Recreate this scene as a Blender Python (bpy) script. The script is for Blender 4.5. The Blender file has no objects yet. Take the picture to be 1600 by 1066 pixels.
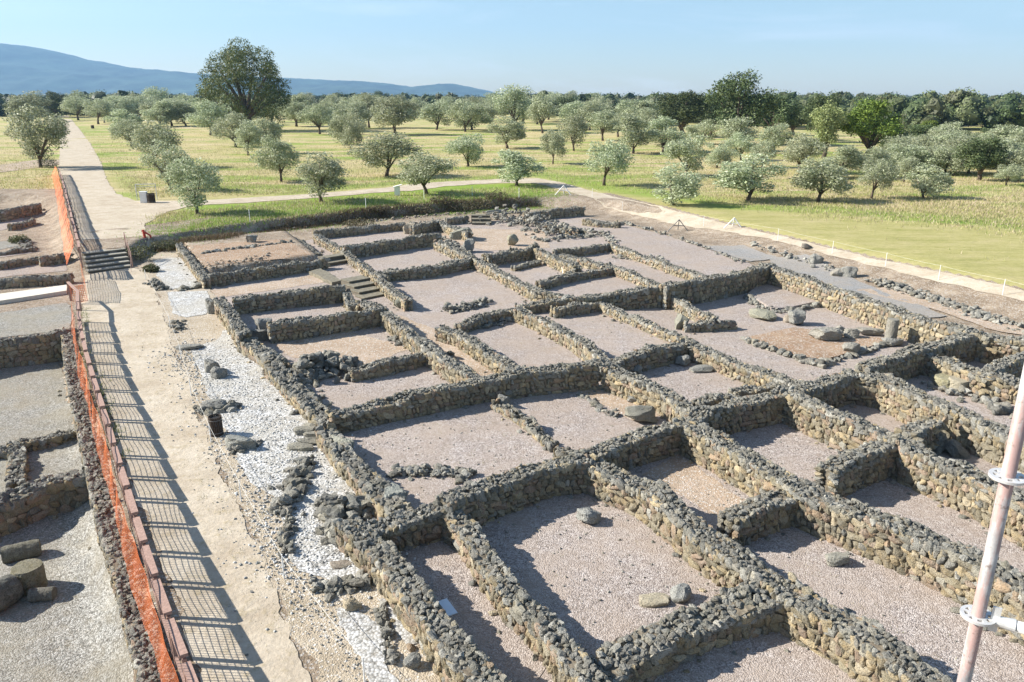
import bpy, math, random
import numpy as np
from mathutils import Vector
from mathutils.geometry import delaunay_2d_cdt
random.seed(7); R = np.random.default_rng(11)
rad = math.radians

# ------------------------------------------------------------------ camera, sky, sun
SC = bpy.context.scene
F = 1200.0; PITCH = math.atan(378/1200); H = 10.0      # camera stands on a 10 m lookout
CP, SP = math.cos(PITCH), math.sin(PITCH)
cam = bpy.data.cameras.new('camera'); co = bpy.data.objects.new('camera', cam)
SC.collection.objects.link(co); SC.camera = co
co.location = (0, 0, H); co.rotation_euler = (rad(90)-PITCH, 0, 0)
cam.sensor_width = 36; cam.lens = 36*F/1600; cam.clip_start = 0.1; cam.clip_end = 60000
SUN_EL, SUN_AZ = rad(32), rad(275.5)                   # azimuth clockwise from +Y
W = bpy.data.worlds.new('World'); SC.world = W; W.use_nodes = True
wn = W.node_tree.nodes; wl = W.node_tree.links
sky = wn.new('ShaderNodeTexSky'); sky.sky_type = 'NISHITA'; sky.sun_disc = False
sky.sun_elevation = SUN_EL; sky.sun_rotation = SUN_AZ; sky.altitude = 300
sky.air_density = 1.15; sky.dust_density = 0.5; sky.ozone_density = 1.7
tcw = wn.new('ShaderNodeTexCoord'); mpw = wn.new('ShaderNodeMapping'); mpw.inputs['Scale'].default_value = (1.6, 1.2, 9); mpw.inputs['Rotation'].default_value = (0, .12, .5)
nzw = wn.new('ShaderNodeTexNoise'); nzw.inputs['Scale'].default_value = 2.6; nzw.inputs['Detail'].default_value = 8; nzw.inputs['Roughness'].default_value = .62; nzw.inputs['Distortion'].default_value = .6
rpw = wn.new('ShaderNodeValToRGB'); rpw.color_ramp.elements[0].position = .52; rpw.color_ramp.elements[1].position = .78; rpw.color_ramp.elements[1].color = (.42, .42, .42, 1)
mxw = wn.new('ShaderNodeMix'); mxw.data_type = 'RGBA'; mxw.inputs[7].default_value = (7.5, 7.9, 8.4, 1)      # thin high cloud
wl.new(tcw.outputs['Generated'], mpw.inputs[0]); wl.new(mpw.outputs[0], nzw.inputs['Vector']); wl.new(nzw.outputs[0], rpw.inputs[0]); wl.new(rpw.outputs[0], mxw.inputs[0])
wl.new(sky.outputs[0], mxw.inputs[6]); wl.new(mxw.outputs[2], wn['Background'].inputs[0]); wn['Background'].inputs[1].default_value = 0.070
sd = bpy.data.lights.new('sun', 'SUN'); sd.energy = 5.0; sd.angle = rad(0.5); sd.color = (1, .95, .86)
so = bpy.data.objects.new('sun', sd); SC.collection.objects.link(so)
to_sun = Vector((math.sin(SUN_AZ)*math.cos(SUN_EL), math.cos(SUN_AZ)*math.cos(SUN_EL), math.sin(SUN_EL)))
so.rotation_euler = to_sun.to_track_quat('Z', 'Y').to_euler(); so.location = (-30, 0, 40)
SC.view_settings.view_transform = 'Standard'; SC.view_settings.look = 'None'
SC.view_settings.exposure = 1.2; SC.view_settings.gamma = 1

# ------------------------------------------------------------------ pixel -> world helpers
def ray(px, py):
    dx = (px-800)/F; dy = -(py-533)/F
    return (dx, CP+dy*SP, -SP+dy*CP)
def gp(px, py, z=0.0):
    d = ray(px, py); t = (z-H)/d[2]
    return (d[0]*t, d[1]*t)
def height_at(py, y, px=800):                           # z where the ray of row py passes the depth y
    d = ray(px, py); return H + y*d[2]/d[1]
def seg_dist(P, A, B):
    """distance and parameter of points P(n,2) to segment AB"""
    A = np.array(A); B = np.array(B); d = B-A
    t = np.clip(((P-A)@d)/max(d@d, 1e-9), 0, 1)
    return np.hypot(*(P-A-t[:, None]*d).T), t
def inside(P, poly):
    x, y = P[:, 0], P[:, 1]; r = np.zeros(len(P), bool); n = len(poly)
    for i in range(n):
        x1, y1 = poly[i]; x2, y2 = poly[(i+1) % n]
        if y1 == y2: continue
        c = ((y1 > y) != (y2 > y)) & (x < (x2-x1)*(y-y1)/(y2-y1)+x1)
        r ^= c
    return r
def sdist(P, poly):                                     # signed: positive inside
    d = np.full(len(P), 1e9)
    for i in range(len(poly)):
        d = np.minimum(d, seg_dist(P, poly[i], poly[(i+1) % len(poly)])[0])
    return np.where(inside(P, poly), d, -d)
def smooth(t): t = np.clip(t, 0, 1); return t*t*(3-2*t)
_G = R.random((256, 256))
def vn(x, y):                                           # value noise 0..1
    xi = np.floor(x).astype(int); yi = np.floor(y).astype(int)
    fx = smooth(x-xi); fy = smooth(y-yi)
    g = lambda a, b: _G[a % 256, b % 256]
    return (g(xi, yi)*(1-fx)+g(xi+1, yi)*fx)*(1-fy)+(g(xi, yi+1)*(1-fx)+g(xi+1, yi+1)*fx)*fy
def fbm(x, y, o=4):
    s = 0; a = .5; n = 0
    for i in range(o):
        s = s+a*vn(x+17.3*i, y-9.1*i); n += a; a *= .5; x = x*2.03; y = y*2.03
    return s/n

# ------------------------------------------------------------------ terrain height
TOE = [(-900, 318, 2), (-200, 318, 2), (30, 318, 1.5), (62, 330, 2), (72, 400, 2.5), (108, 427, 3.4), (205, 417, 3.4), (222, 408, 1.2),
       (238, 392, .8), (349, 373, .8), (434, 360, .8), (538, 349, .8), (599, 341, .8), (718, 330, .8), (841, 323, .9),
       (930, 330, 3), (1040, 358, 5), (1170, 397, 6), (1280, 424, 6), (1440, 472, 6), (1600, 520, 6), (1900, 610, 6)]
TG = [gp(a, b) for a, b, c in TOE]; TW = [c for a, b, c in TOE]
UP = TG + [(900, TG[-1][1]), (900, 4000), (-4000, 4000), (-4000, TG[0][1])]
PIT = [gp(*p) for p in [(-500, 560), (40, 529), (102, 520), (110, 580), (127, 640), (148, 725), (168, 820), (190, 880), (243, 1070), (330, 1500)]] + [(-30, 3)]
NWP = [gp(*p) for p in [(281, 383), (322, 434), (500, 410), (450, 370)]]
UPZ = .85; PITZ = -1.1
def hgt(x, y):
    x = np.atleast_1d(np.asarray(x, float)); y = np.atleast_1d(np.asarray(y, float))
    P = np.stack([x, y], 1)
    z = np.zeros(len(x))
    best = np.full(len(x), 1e9); w = np.ones(len(x))
    for i in range(len(TG)-1):
        d, t = seg_dist(P, TG[i], TG[i+1]); m = d < best
        best = np.where(m, d, best); w = np.where(m, TW[i]*(1-t)+TW[i+1]*t, w)
    ins = inside(P, UP)
    z += np.where(ins, UPZ*smooth(best/w), 0)
    z += (fbm(x*.35, y*.35)-.5)*.10*np.clip(best/3, 0, 1)*np.where(ins, 1, .35)
    near = (x > -45) & (x < 0) & (y < 75)
    if near.any():
        z[near] += (PITZ)*smooth(sdist(P[near], PIT)/.3+.5)
        z[near] += .5*smooth(sdist(P[near], NWP)/.3+.5)
    far = np.hypot(x, y)
    z += (fbm(x*.02, y*.02, 3)-.5)*1.2*smooth((far-90)/200)
    return z
def G(px, py):                                          # pixel -> point on the terrain
    z = 0.0
    for k in range(12):
        x, y = gp(px, py, z); z = z*.3+.7*float(hgt(x, y)[0])
    x, y = gp(px, py, z)
    return Vector((x, y, float(hgt(x, y)[0])))

# ------------------------------------------------------------------ mesh / object helpers
COL = SC.collection
def mesh(name, v, f, mat=None, col=None, sm=False):
    v = np.asarray(v, np.float32); me = bpy.data.meshes.new(name)
    if isinstance(f, np.ndarray):
        n, k = f.shape
        me.vertices.add(len(v)); me.vertices.foreach_set('co', v.ravel())
        me.loops.add(n*k); me.loops.foreach_set('vertex_index', f.astype(np.int32).ravel())
        me.polygons.add(n); me.polygons.foreach_set('loop_start', np.arange(0, n*k, k, dtype=np.int32))
        me.update(calc_edges=True)
    else: me.from_pydata([tuple(map(float, p)) for p in v], [], f); me.update()
    if col is not None:
        a = me.color_attributes.new('Col', 'FLOAT_COLOR', 'POINT')
        c = np.ones((len(v), 4), np.float32); c[:, :3] = col; a.data.foreach_set('color', c.ravel())
    if mat: me.materials.append(mat)
    me.polygons.foreach_set('use_smooth', np.full(len(me.polygons), sm)); me.update()
    return me
def link(name, me, parent=None, loc=None):
    o = bpy.data.objects.new(name, me); COL.objects.link(o)
    if parent: o.parent = parent
    if loc is not None: o.location = loc
    return o
def tag(o, label, cat, group=None, kind=None):
    if label: o['label'] = label
    if cat: o['category'] = cat
    if group: o['group'] = group
    if kind: o['kind'] = kind
    return o
def thing(name, label, cat, loc=(0, 0, 0), group=None, rz=0):
    o = bpy.data.objects.new(name, None); COL.objects.link(o); o.location = loc; o.rotation_euler.z = rz
    o.empty_display_size = .2
    return tag(o, label, cat, group)
def struct(name, me): o = link(name, me); o['kind'] = 'structure'; return o
class MB:                                               # collects simple solids into one mesh
    def __init__(s): s.v = []; s.f = []
    def add(s, vs, fs): b = len(s.v); s.v += [tuple(p) for p in vs]; s.f += [tuple(i+b for i in q) for q in fs]
    def box(s, c, d, rz=0, tilt=0):
        cz, sz = math.cos(rz), math.sin(rz); vs = []
        for i in (-1, 1):
            for j in (-1, 1):
                for k in (-1, 1):
                    x, y, z = i*d[0]/2, j*d[1]/2, k*d[2]/2
                    z += x*math.tan(tilt)
                    vs.append((c[0]+x*cz-y*sz, c[1]+x*sz+y*cz, c[2]+z))
        s.add(vs, [(0, 1, 3, 2), (4, 6, 7, 5), (0, 4, 5, 1), (2, 3, 7, 6), (0, 2, 6, 4), (1, 5, 7, 3)])
    def tube(s, pts, rs, n=8, cap=True):
        pts = [Vector(p) for p in pts]
        if not hasattr(rs, '__len__'): rs = [rs]*len(pts)
        vs = []; fs = []
        for i, p in enumerate(pts):
            t = (pts[min(i+1, len(pts)-1)]-pts[max(i-1, 0)]).normalized()
            a = t.cross(Vector((0, 0, 1)) if abs(t.z) < .9 else Vector((1, 0, 0))).normalized(); b = t.cross(a)
            for k in range(n):
                q = 2*math.pi*k/n; vs.append(p+(a*math.cos(q)+b*math.sin(q))*rs[i])
        for i in range(len(pts)-1):
            for k in range(n): fs.append((i*n+k, i*n+(k+1) % n, (i+1)*n+(k+1) % n, (i+1)*n+k))
        if cap: fs.append(tuple(range(n))[::-1]); fs.append(tuple((len(pts)-1)*n+k for k in range(n)))
        s.add(vs, fs)
    def beam(s, a, b, w, h, up=(0, 0, 1)):
        a = Vector(a); b = Vector(b); t = (b-a).normalized(); sd_ = t.cross(Vector(up)).normalized(); u = sd_.cross(t)
        vs = [p+sd_*i*w/2+u*j*h/2 for p in (a, b) for i in (-1, 1) for j in (-1, 1)]
        s.add(vs, [(0, 1, 3, 2), (4, 6, 7, 5), (0, 4, 5, 1), (2, 3, 7, 6), (0, 2, 6, 4), (1, 5, 7, 3)])
    def build(s, name, mat, parent=None, sm=False, loc=None):
        me = mesh(name, s.v, s.f, mat, None, sm); return link(name, me, parent, loc)

# ------------------------------------------------------------------ materials
class MT:
    def __init__(s, name, rough=.9, spec=.25):
        s.m = bpy.data.materials.new(name); s.m.use_nodes = True; s.t = s.m.node_tree
        s.b = s.t.nodes['Principled BSDF']; s.b.inputs['Roughness'].default_value = rough
        s.b.inputs['Specular IOR Level'].default_value = spec
        s.tc = s.n('ShaderNodeTexCoord')
    def n(s, t, **k):
        q = s.t.nodes.new(t)
        for a, b in k.items(): setattr(q, a, b)
        return q
    def l(s, a, b): s.t.links.new(a, b)
    def noise(s, sc, det=4, rough=.6, vec=None, co='Object'):
        q = s.n('ShaderNodeTexNoise'); q.inputs['Scale'].default_value = sc; q.inputs['Detail'].default_value = det
        q.inputs['Roughness'].default_value = rough; s.l(vec or s.tc.outputs[co], q.inputs['Vector']); return q.outputs[0]
    def vor(s, sc, feat='F1', vec=None):
        q = s.n('ShaderNodeTexVoronoi', feature=feat); q.inputs['Scale'].default_value = sc
        s.l(vec or s.tc.outputs['Object'], q.inputs['Vector']); return q
    def ramp(s, f, stops):
        q = s.n('ShaderNodeValToRGB'); e = q.color_ramp.elements
        while len(e) < len(stops): e.new(.5)
        for i, (p, c) in enumerate(stops):
            e[i].position = p; e[i].color = (*c, 1) if hasattr(c, '__len__') else (c, c, c, 1)
        s.l(f, q.inputs[0]); return q.outputs[0]
    def mix(s, f, a, b, mode='MIX'):
        q = s.n('ShaderNodeMix', data_type='RGBA', blend_type=mode)
        for i, x in ((0, f), (6, a), (7, b)):
            if hasattr(x, 'links'): s.l(x, q.inputs[i])
            else: q.inputs[i].default_value = x if i == 0 else (*x, 1)
        return q.outputs[2]
    def math(s, op, a, b=0.0):
        q = s.n('ShaderNodeMath', operation=op)
        for i, x in enumerate((a, b)):
            if hasattr(x, 'links'): s.l(x, q.inputs[i])
            else: q.inputs[i].default_value = x
        return q.outputs[0]
    def attr(s, name): q = s.n('ShaderNodeAttribute', attribute_name=name); return q.outputs
    def color(s, c):
        if hasattr(c, 'links'): s.l(c, s.b.inputs['Base Color'])
        else: s.b.inputs['Base Color'].default_value = (*c, 1)
    def bump(s, h, dist=.02, st=.6):
        q = s.n('ShaderNodeBump'); q.inputs['Distance'].default_value = dist; q.inputs['Strength'].default_value = st
        s.l(h, q.inputs['Height']); s.l(q.outputs[0], s.b.inputs['Normal'])

def m_stone():
    t = MT('weathered_stone', .95, .15); c = t.attr('Col')[0]
    n1 = t.noise(7, 5, .65); n2 = t.noise(38, 4, .7); n3 = t.noise(2.2, 3)
    c = t.mix(t.ramp(n1, [(.35, 0), (.7, 1)]), c, t.mix(.45, c, (.38, .37, .32)))
    c = t.mix(t.ramp(n2, [(.33, 1), (.5, 0)]), c, t.mix(.75, c, (.035, .032, .028)))
    c = t.mix(t.ramp(n2, [(.58, 0), (.72, .6)]), c, (.42, .41, .36))
    c = t.mix(t.ramp(n3, [(.5, 0), (.75, .35)]), c, (.16, .15, .09))
    t.color(c); t.bump(t.mix(.55, n1, n2), .08, 1.0); return t.m
def m_mortar():
    t = MT('earth_mortar', .97, .1); n = t.noise(9, 5); n2 = t.noise(1.7, 3)
    c = t.ramp(n, [(.3, (.07, .06, .045)), (.55, (.19, .165, .125)), (.8, (.32, .28, .22))])
    c = t.mix(t.ramp(n2, [(.4, 0), (.7, .5)]), c, (.22, .17, .12)); t.color(c); t.bump(n, .04, .8); return t.m
def m_gravel(name, cells, tint, tf=.5, scale=34, stain=(.35, .28, .2), sf=.35):
    t = MT(name, .95, .1); v = t.vor(scale); v2 = t.vor(scale*.42)
    r = t.n('ShaderNodeSeparateColor'); t.l(v.outputs['Color'], r.inputs[0])
    c = t.ramp(r.outputs[0], cells); r2 = t.n('ShaderNodeSeparateColor'); t.l(v2.outputs['Color'], r2.inputs[0])
    c = t.mix(.35, c, t.ramp(r2.outputs[1], cells))
    c = t.mix(t.ramp(v.outputs['Distance'], [(.45, 0), (.8, .75)]), c, (.07, .062, .058))
    n = t.noise(.55, 6, .7); n2 = t.noise(2.3, 6, .75); n3 = t.noise(.18, 4)
    c = t.mix(t.ramp(n, [(.40, 0), (.62, tf)]), c, tint)
    c = t.mix(t.ramp(n2, [(.50, 0), (.70, sf)]), c, stain)
    c = t.mix(t.ramp(n3, [(.35, .5), (.6, 0)]), c, t.mix(.5, c, stain))
    t.color(c); t.bump(t.math('SUBTRACT', 1.0, v.outputs['Distance']), .02, .7); return t.m
def m_soil(name, a, b, c3, peb=True, bump=.04):
    t = MT(name, .97, .1); n = t.noise(.7, 6, .65); n2 = t.noise(9, 5, .7); v = t.vor(26)
    c = t.ramp(n, [(.3, a), (.52, b), (.72, c3)])
    c = t.mix(t.ramp(n2, [(.35, .45), (.6, 0)]), c, t.mix(.5, c, (a[0]*.55, a[1]*.5, a[2]*.5)))
    if peb:
        c = t.mix(t.ramp(t.noise(4.5, 6, .8), [(.45, 0), (.6, .5)]), c, (.25, .21, .16))
        r = t.n('ShaderNodeSeparateColor'); t.l(v.outputs['Color'], r.inputs[0])
        c = t.mix(t.ramp(r.outputs[1], [(.84, 0), (.87, .8)]), c, (.55, .52, .48))
        c = t.mix(t.ramp(r.outputs[2], [(.93, 0), (.95, .5)]), c, (.2, .16, .12))
    if not peb:
        n4 = t.noise(3.2, 6, .75); c = t.mix(t.ramp(n4, [(.52, 0), (.66, .7)]), c, (.33, .27, .17)); c = t.mix(t.ramp(n2, [(.62, 0), (.75, .6)]), c, (.62, .56, .46))
        t.color(c); t.bump(t.mix(.5, n, n4), .10, .8); return t.m
    t.color(c); t.bump(t.mix(.5, n2, v.outputs['Distance']), bump, .7); return t.m
def m_ground():
    t = MT('meadow_and_soil', .97, .1)
    at = t.attr('Col')[0]; sep = t.n('ShaderNodeSeparateColor'); t.l(at, sep.inputs[0])
    mp = t.n('ShaderNodeMapping'); mp.inputs['Scale'].default_value = (.55, 1.6, 1); t.l(t.tc.outputs['Object'], mp.inputs[0])
    big = t.noise(.055, 6, .65, mp.outputs[0]); mid = t.noise(.32, 6, .7, mp.outputs[0]); fine = t.noise(3.5, 6, .75)
    straw = t.ramp(mid, [(.3, (.34, .30, .13)), (.5, (.47, .39, .21)), (.68, (.55, .44, .30))])
    green = t.ramp(mid, [(.3, (.13, .23, .03)), (.55, (.22, .31, .05)), (.75, (.31, .34, .10))])
    yel = t.ramp(t.noise(.6, 7, .75, mp.outputs[0]), [(.3, (.26, .26, .085)), (.5, (.38, .345, .145)), (.7, (.46, .39, .21))])
    g = t.mix(t.ramp(big, [(.48, 0), (.60, .8)]), straw, yel)
    g = t.mix(t.ramp(t.noise(.09, 4, .6, mp.outputs[0]), [(.50, 0), (.62, .85)]), g, green)
    g = t.mix(sep.outputs[2], g, yel); g = t.mix(sep.outputs[1], g, green)
    g = t.mix(t.ramp(fine, [(.3, .55), (.55, 0)]), g, t.mix(.5, g, (.07, .09, .02)))
    s = t.ramp(t.noise(.8, 6, .65), [(.3, (.17, .13, .09)), (.5, (.28, .22, .16)), (.7, (.42, .345, .26))])
    s = t.mix(t.ramp(fine, [(.35, .5), (.55, 0)]), s, (.14, .095, .06))
    v = t.vor(20); r = t.n('ShaderNodeSeparateColor'); t.l(v.outputs['Color'], r.inputs[0])
    s = t.mix(t.ramp(r.outputs[1], [(.8, 0), (.84, .7)]), s, (.45, .42, .38))
    geo = t.n('ShaderNodeNewGeometry')
    k = t.math('ADD', sep.outputs[0], t.math('MULTIPLY', t.math('SUBTRACT', t.noise(2.0, 5, .7), .5), .9))
    c = t.mix(t.ramp(k, [(.42, 0), (.58, 1)]), g, s)
    t.color(c); t.bump(t.mix(.4, fine, t.noise(14, 3)), .12, .7); return t.m
def m_leaf(name, tr=.25, rough=.6):
    t = MT(name, rough, .3); c = t.attr('Col')[0]; oi = t.n('ShaderNodeObjectInfo')
    hsv = t.n('ShaderNodeHueSaturation'); t.l(c, hsv.inputs['Color'])
    t.l(t.math('ADD', t.math('MULTIPLY', oi.outputs['Random'], .35), .82), hsv.inputs['Value'])
    t.l(t.math('ADD', t.math('MULTIPLY', oi.outputs['Random'], .03), .485), hsv.inputs['Hue'])
    c = hsv.outputs[0]; t.color(c)
    tl = t.n('ShaderNodeBsdfTranslucent'); t.l(c, tl.inputs[0]); ms = t.n('ShaderNodeMixShader'); ms.inputs[0].default_value = tr
    t.l(t.b.outputs[0], ms.inputs[1]); t.l(tl.outputs[0], ms.inputs[2])
    t.l(ms.outputs[0], t.t.nodes['Material Output'].inputs[0]); return t.m
def m_plain(name, c, rough=.7, var=.25, sc=8, metal=0, spec=.3):
    t = MT(name, rough, spec); n = t.noise(sc, 5, .7)
    d = tuple(x*(1-var) for x in c); e = tuple(min(1, x*(1+var*.6)) for x in c)
    t.color(t.ramp(n, [(.3, d), (.7, e)])); t.b.inputs['Metallic'].default_value = metal; t.bump(n, .004, .5); return t.m
def m_tube():
    t = MT('painted_scaffold_steel', .5, .45); n = t.noise(9, 6, .7); n2 = t.noise(34, 4, .7)
    mp = t.n('ShaderNodeMapping'); mp.inputs['Scale'].default_value = (4, 4, .9); t.l(t.tc.outputs['Object'], mp.inputs[0])
    n3 = t.noise(5, 5, .7, mp.outputs[0])
    c = t.ramp(n, [(.35, (.27, .26, .26)), (.55, (.42, .41, .40)), (.7, (.54, .53, .52))])
    c = t.mix(t.ramp(n3, [(.46, 0), (.56, .8)]), c, (.40, .24, .21)); c = t.mix(t.ramp(n2, [(.58, 0), (.68, .8)]), c, (.17, .12, .10))
    t.color(c); t.bump(n2, .002, .4); t.b.inputs['Metallic'].default_value = .1; return t.m

M = dict(stone=m_stone(), mortar=m_mortar(),
    pink=m_gravel('pinkish_gravel', [(0, (.17, .137, .125)), (.3, (.345, .295, .27)), (.65, (.48, .42, .385)), (1, (.70, .64, .60))], (.38, .31, .255), .65, 34, (.26, .205, .16), .55),
    grey=m_gravel('grey_gravel', [(0, (.11, .11, .10)), (.35, (.25, .245, .225)), (.7, (.38, .37, .34)), (1, (.58, .57, .54))], (.29, .26, .20), .6, 30, (.2, .17, .12), .5),
    slate=m_gravel('fine_grey_gravel', [(0, (.20, .20, .20)), (.5, (.34, .34, .335)), (1, (.48, .48, .47))], (.36, .31, .26), .4, 38),
    white=m_gravel('white_gravel', [(0, (.18, .18, .17)), (.22, (.36, .36, .35)), (.5, (.56, .56, .55)), (1, (.80, .80, .80))], (.42, .39, .33), .6, 17, (.30, .265, .21), .75),
    path=m_soil('sandy_path', (.385, .32, .24), (.48, .415, .325), (.54, .48, .39), False, .02),
    verge=m_soil('stony_verge', (.36, .295, .21), (.45, .38, .285), (.53, .46, .36), True, .05),
    brown=m_soil('brown_soil', (.24, .15, .09), (.34, .225, .145), (.42, .30, .20)),
    ochre=m_soil('ochre_soil', (.34, .25, .175), (.43, .33, .245), (.50, .40, .32)),
    ground=m_ground(), olive=m_leaf('olive_leaves', .3), oak=m_leaf('oak_leaves', .15), bark=m_plain('bark', (.13, .10, .075), .95, .5, 6),
    wood=m_plain('red_brown_wood', (.36, .235, .19), .85, .4, 20), concrete=m_plain('pale_concrete', (.60, .56, .47), .9, .15, 5),
    stepstone=m_plain('grey_step_stone', (.33, .31, .26), .95, .25, 7), oldstone=m_plain('worn_stone', (.20, .18, .135), .95, .5, 5), riser=m_plain('dark_step_riser', (.15, .13, .10), .95, .3, 9),
    net=m_plain('orange_plastic_net', (.85, .23, .075), .6, .15, 4), white_paint=m_plain('white_paint', (.78, .78, .76), .5, .08, 6),
    rope=m_plain('pale_rope', (.62, .60, .55), .9, .2, 20), dark=m_plain('dark_brown_wood', (.060, .045, .035), .85, .4, 14),
    black=m_plain('black_liner', (.02, .02, .02), .6, .2, 9), redp=m_plain('red_paint', (.55, .07, .05), .5, .2, 9), tube=m_tube(),
    galv=m_plain('galvanised_steel', (.62, .62, .61), .42, .15, 22, .35), steel=m_plain('grey_steel', (.20, .19, .18), .6, .3, 12),
    forest=m_leaf('woodland_leaves', .1), hill=m_plain('wooded_hillside', (.04, .065, .045), 1, .95, .0035))

# ------------------------------------------------------------------ ground: one sheet to the horizon
def axis(a, b, step, lo, hi, g=1.12):
    c = list(np.arange(a, b+step/2, step)); s = step; x = a
    left = []
    while x > lo: s *= g; x -= s; left.append(x)
    s = step; x = c[-1]; rt = []
    while x < hi: s *= g; x += s; rt.append(x)
    return np.array(left[::-1]+c+rt)
xs = axis(-34, 34, .25, -26000, 26000); ys = axis(5, 92, .25, -2500, 30000)
X, Y = np.meshgrid(xs, ys); fx, fy = X.ravel(), Y.ravel(); Z = hgt(fx, fy)
Z = np.where(np.hypot(fx, fy) > 3000, 1.0, Z)
nx, ny = len(xs), len(ys); ii = np.arange(nx*ny).reshape(ny, nx)
faces = np.stack([ii[:-1, :-1], ii[:-1, 1:], ii[1:, 1:], ii[1:, :-1]], -1).reshape(-1, 4)
P2 = np.stack([fx, fy], 1)
d = np.full(len(fx), 1e9)
for i in range(len(TG)-1): d = np.minimum(d, seg_dist(P2, TG[i], TG[i+1])[0])
ins = inside(P2, UP)
wv = np.interp(fx, [-25, 0, 6, 12], [1.2, 1.2, 5.0, 8.5])
wv = np.where((fx < -24), 5.5, wv)
soil = np.where(ins, 1-smooth((d-wv+.6)/1.4), 1.0)
EGP = lambda L: [tuple(gp(a, b, UPZ)) for a, b in L]
greenP = EGP([(230, 352), (310, 322), (450, 314), (600, 300), (700, 290), (830, 286), (900, 312), (840, 318), (640, 330), (440, 352), (330, 362)])
gr = smooth(sdist(P2, greenP)/1.5+.6)
for L in ([(150, 300), (205, 300), (170, 255), (140, 215), (118, 190), (130, 190), (165, 215), (185, 260), (235, 318)],
          [(1100, 318), (1300, 322), (1500, 338), (1700, 362), (1700, 374), (1500, 350), (1300, 333), (1100, 326)],
          [(440, 294), (640, 282), (860, 268), (950, 285), (1150, 312), (1100, 320), (950, 300), (830, 276), (640, 288), (450, 304)]):
    gr = np.maximum(gr, .85*smooth(sdist(P2, EGP(L))/3+.5))
yelP = EGP([(880, 286), (1000, 300), (1160, 322), (1300, 338), (1500, 352), (1700, 372), (1900, 400), (1900, 540), (1400, 404), (1000, 318)])
ye = smooth(sdist(P2, yelP)/2+.5)
soil = np.where(sdist(P2, EGP([(900, 289), (1050, 325), (1200, 359), (1400, 403), (1600, 448), (1900, 515), (2600, 600), (2600, 200), (900, 200)])) > 0, 0, soil)
struct('ground', mesh('ground', np.stack([fx, fy, Z], 1), faces, M['ground'], np.stack([soil, gr*.9, ye], 1), True))

def rough_outline(poly, amp=.12, step=.25, seed=0):
    out = []; r = np.random.default_rng(seed+len(poly))
    for i in range(len(poly)):
        a = np.array(poly[i]); b = np.array(poly[(i+1) % len(poly)]); L = np.hypot(*(b-a)); n = max(1, int(L/step))
        nrm = np.array([-(b-a)[1], (b-a)[0]])/max(L, 1e-6)
        for k in range(n):
            p = a+(b-a)*k/n; w = (fbm(np.array([p[0]*1.1+seed*7]), np.array([p[1]*1.1]), 4)[0]-.5)*amp*4
            out.append(tuple(p+nrm*(w+r.normal(0, amp*.15))))
    return out
def sheet(name, poly, mat, dz=.02, amp=.12, step=.25, grid=.5, seed=0, zf=None, skirt=0):
    o = rough_outline(poly, amp, step, seed); pts = [Vector(p) for p in o]; n = len(pts)
    A = np.array(o); gx = np.arange(A[:, 0].min(), A[:, 0].max(), grid); gy = np.arange(A[:, 1].min(), A[:, 1].max(), grid)
    if len(gx)*len(gy) < 60000 and len(gx) and len(gy):
        q = np.stack(np.meshgrid(gx, gy), -1).reshape(-1, 2); q = q[sdist(q, o) > grid*.4]; pts += [Vector(p) for p in q]
    v, e, f, *_ = delaunay_2d_cdt(pts, [(i, (i+1) % n) for i in range(n)], [list(range(n))], 1, 1e-5)
    V = np.array([tuple(p) for p in v]); z = (zf(V[:, 0], V[:, 1]) if zf else hgt(V[:, 0], V[:, 1]))+dz
    F_ = [tuple(t) for t in f]; V3 = np.column_stack([V, z])
    if skirt:
        m0 = len(V3); ar = sum(o[i][0]*o[(i+1) % n][1]-o[(i+1) % n][0]*o[i][1] for i in range(n))
        key = {tuple(np.round(q, 4)): i for i, q in enumerate(V.tolist())}; ids = [key.get(tuple(np.round(q, 4))) for q in o]
        if None not in ids:
            V3 = np.vstack([V3, V3[ids]-[0, 0, skirt]])
            for i in range(n):
                a, b = ids[i], ids[(i+1) % n]; q = (a, m0+i, m0+(i+1) % n, b); F_.append(q if ar > 0 else q[::-1])
    return struct(name, mesh(name, V3, F_, mat, None, not skirt))
def gl(L, z=0): return [gp(a, b, z) for a, b in L]
def T2(L): return [tuple(G(a, b).xy) for a, b in L]

# paths
sheet('path', gl([(128, 432), (131, 470), (128, 520), (140, 570), (160, 620), (185, 690), (215, 780), (250, 880), (300, 1010), (330, 1110), (520, 1110), (490, 1066), (432, 930),
    (402, 850), (375, 790), (338, 720), (322, 670), (310, 640), (292, 590), (272, 545), (258, 500), (245, 460), (232, 432), (205, 417)]), M['path'], .018, .12, .15, .6, 1)
sheet('path', EGP([(106, 180), (88, 182), (88, 200), (94, 225), (92, 262), (104, 300), (118, 345), (132, 392), (200, 388), (232, 372), (226, 350), (262, 332), (300, 322), (450, 313), (600, 301), (642, 299), (700, 291), (780, 286), (840, 287),
    (880, 298), (930, 311), (1050, 337), (1200, 365), (1400, 412), (1600, 460), (1800, 508), (1800, 494), (1600, 450), (1400, 405), (1200, 361), (1050, 327),
    (940, 303), (880, 286), (840, 279), (780, 280), (700, 284), (640, 289), (600, 294), (450, 306), (300, 314), (250, 314), (212, 314), (182, 303), (166, 280), (158, 255), (142, 225), (122, 200)]), M['path'], .03, .12, .4, 1.2, 2)
sheet('path', T2([(-120, 262), (0, 258), (60, 250), (92, 250), (92, 258), (60, 262), (0, 270), (-120, 276)]), M['ochre'], .04, .1, .4, 1.5, 3)
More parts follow.
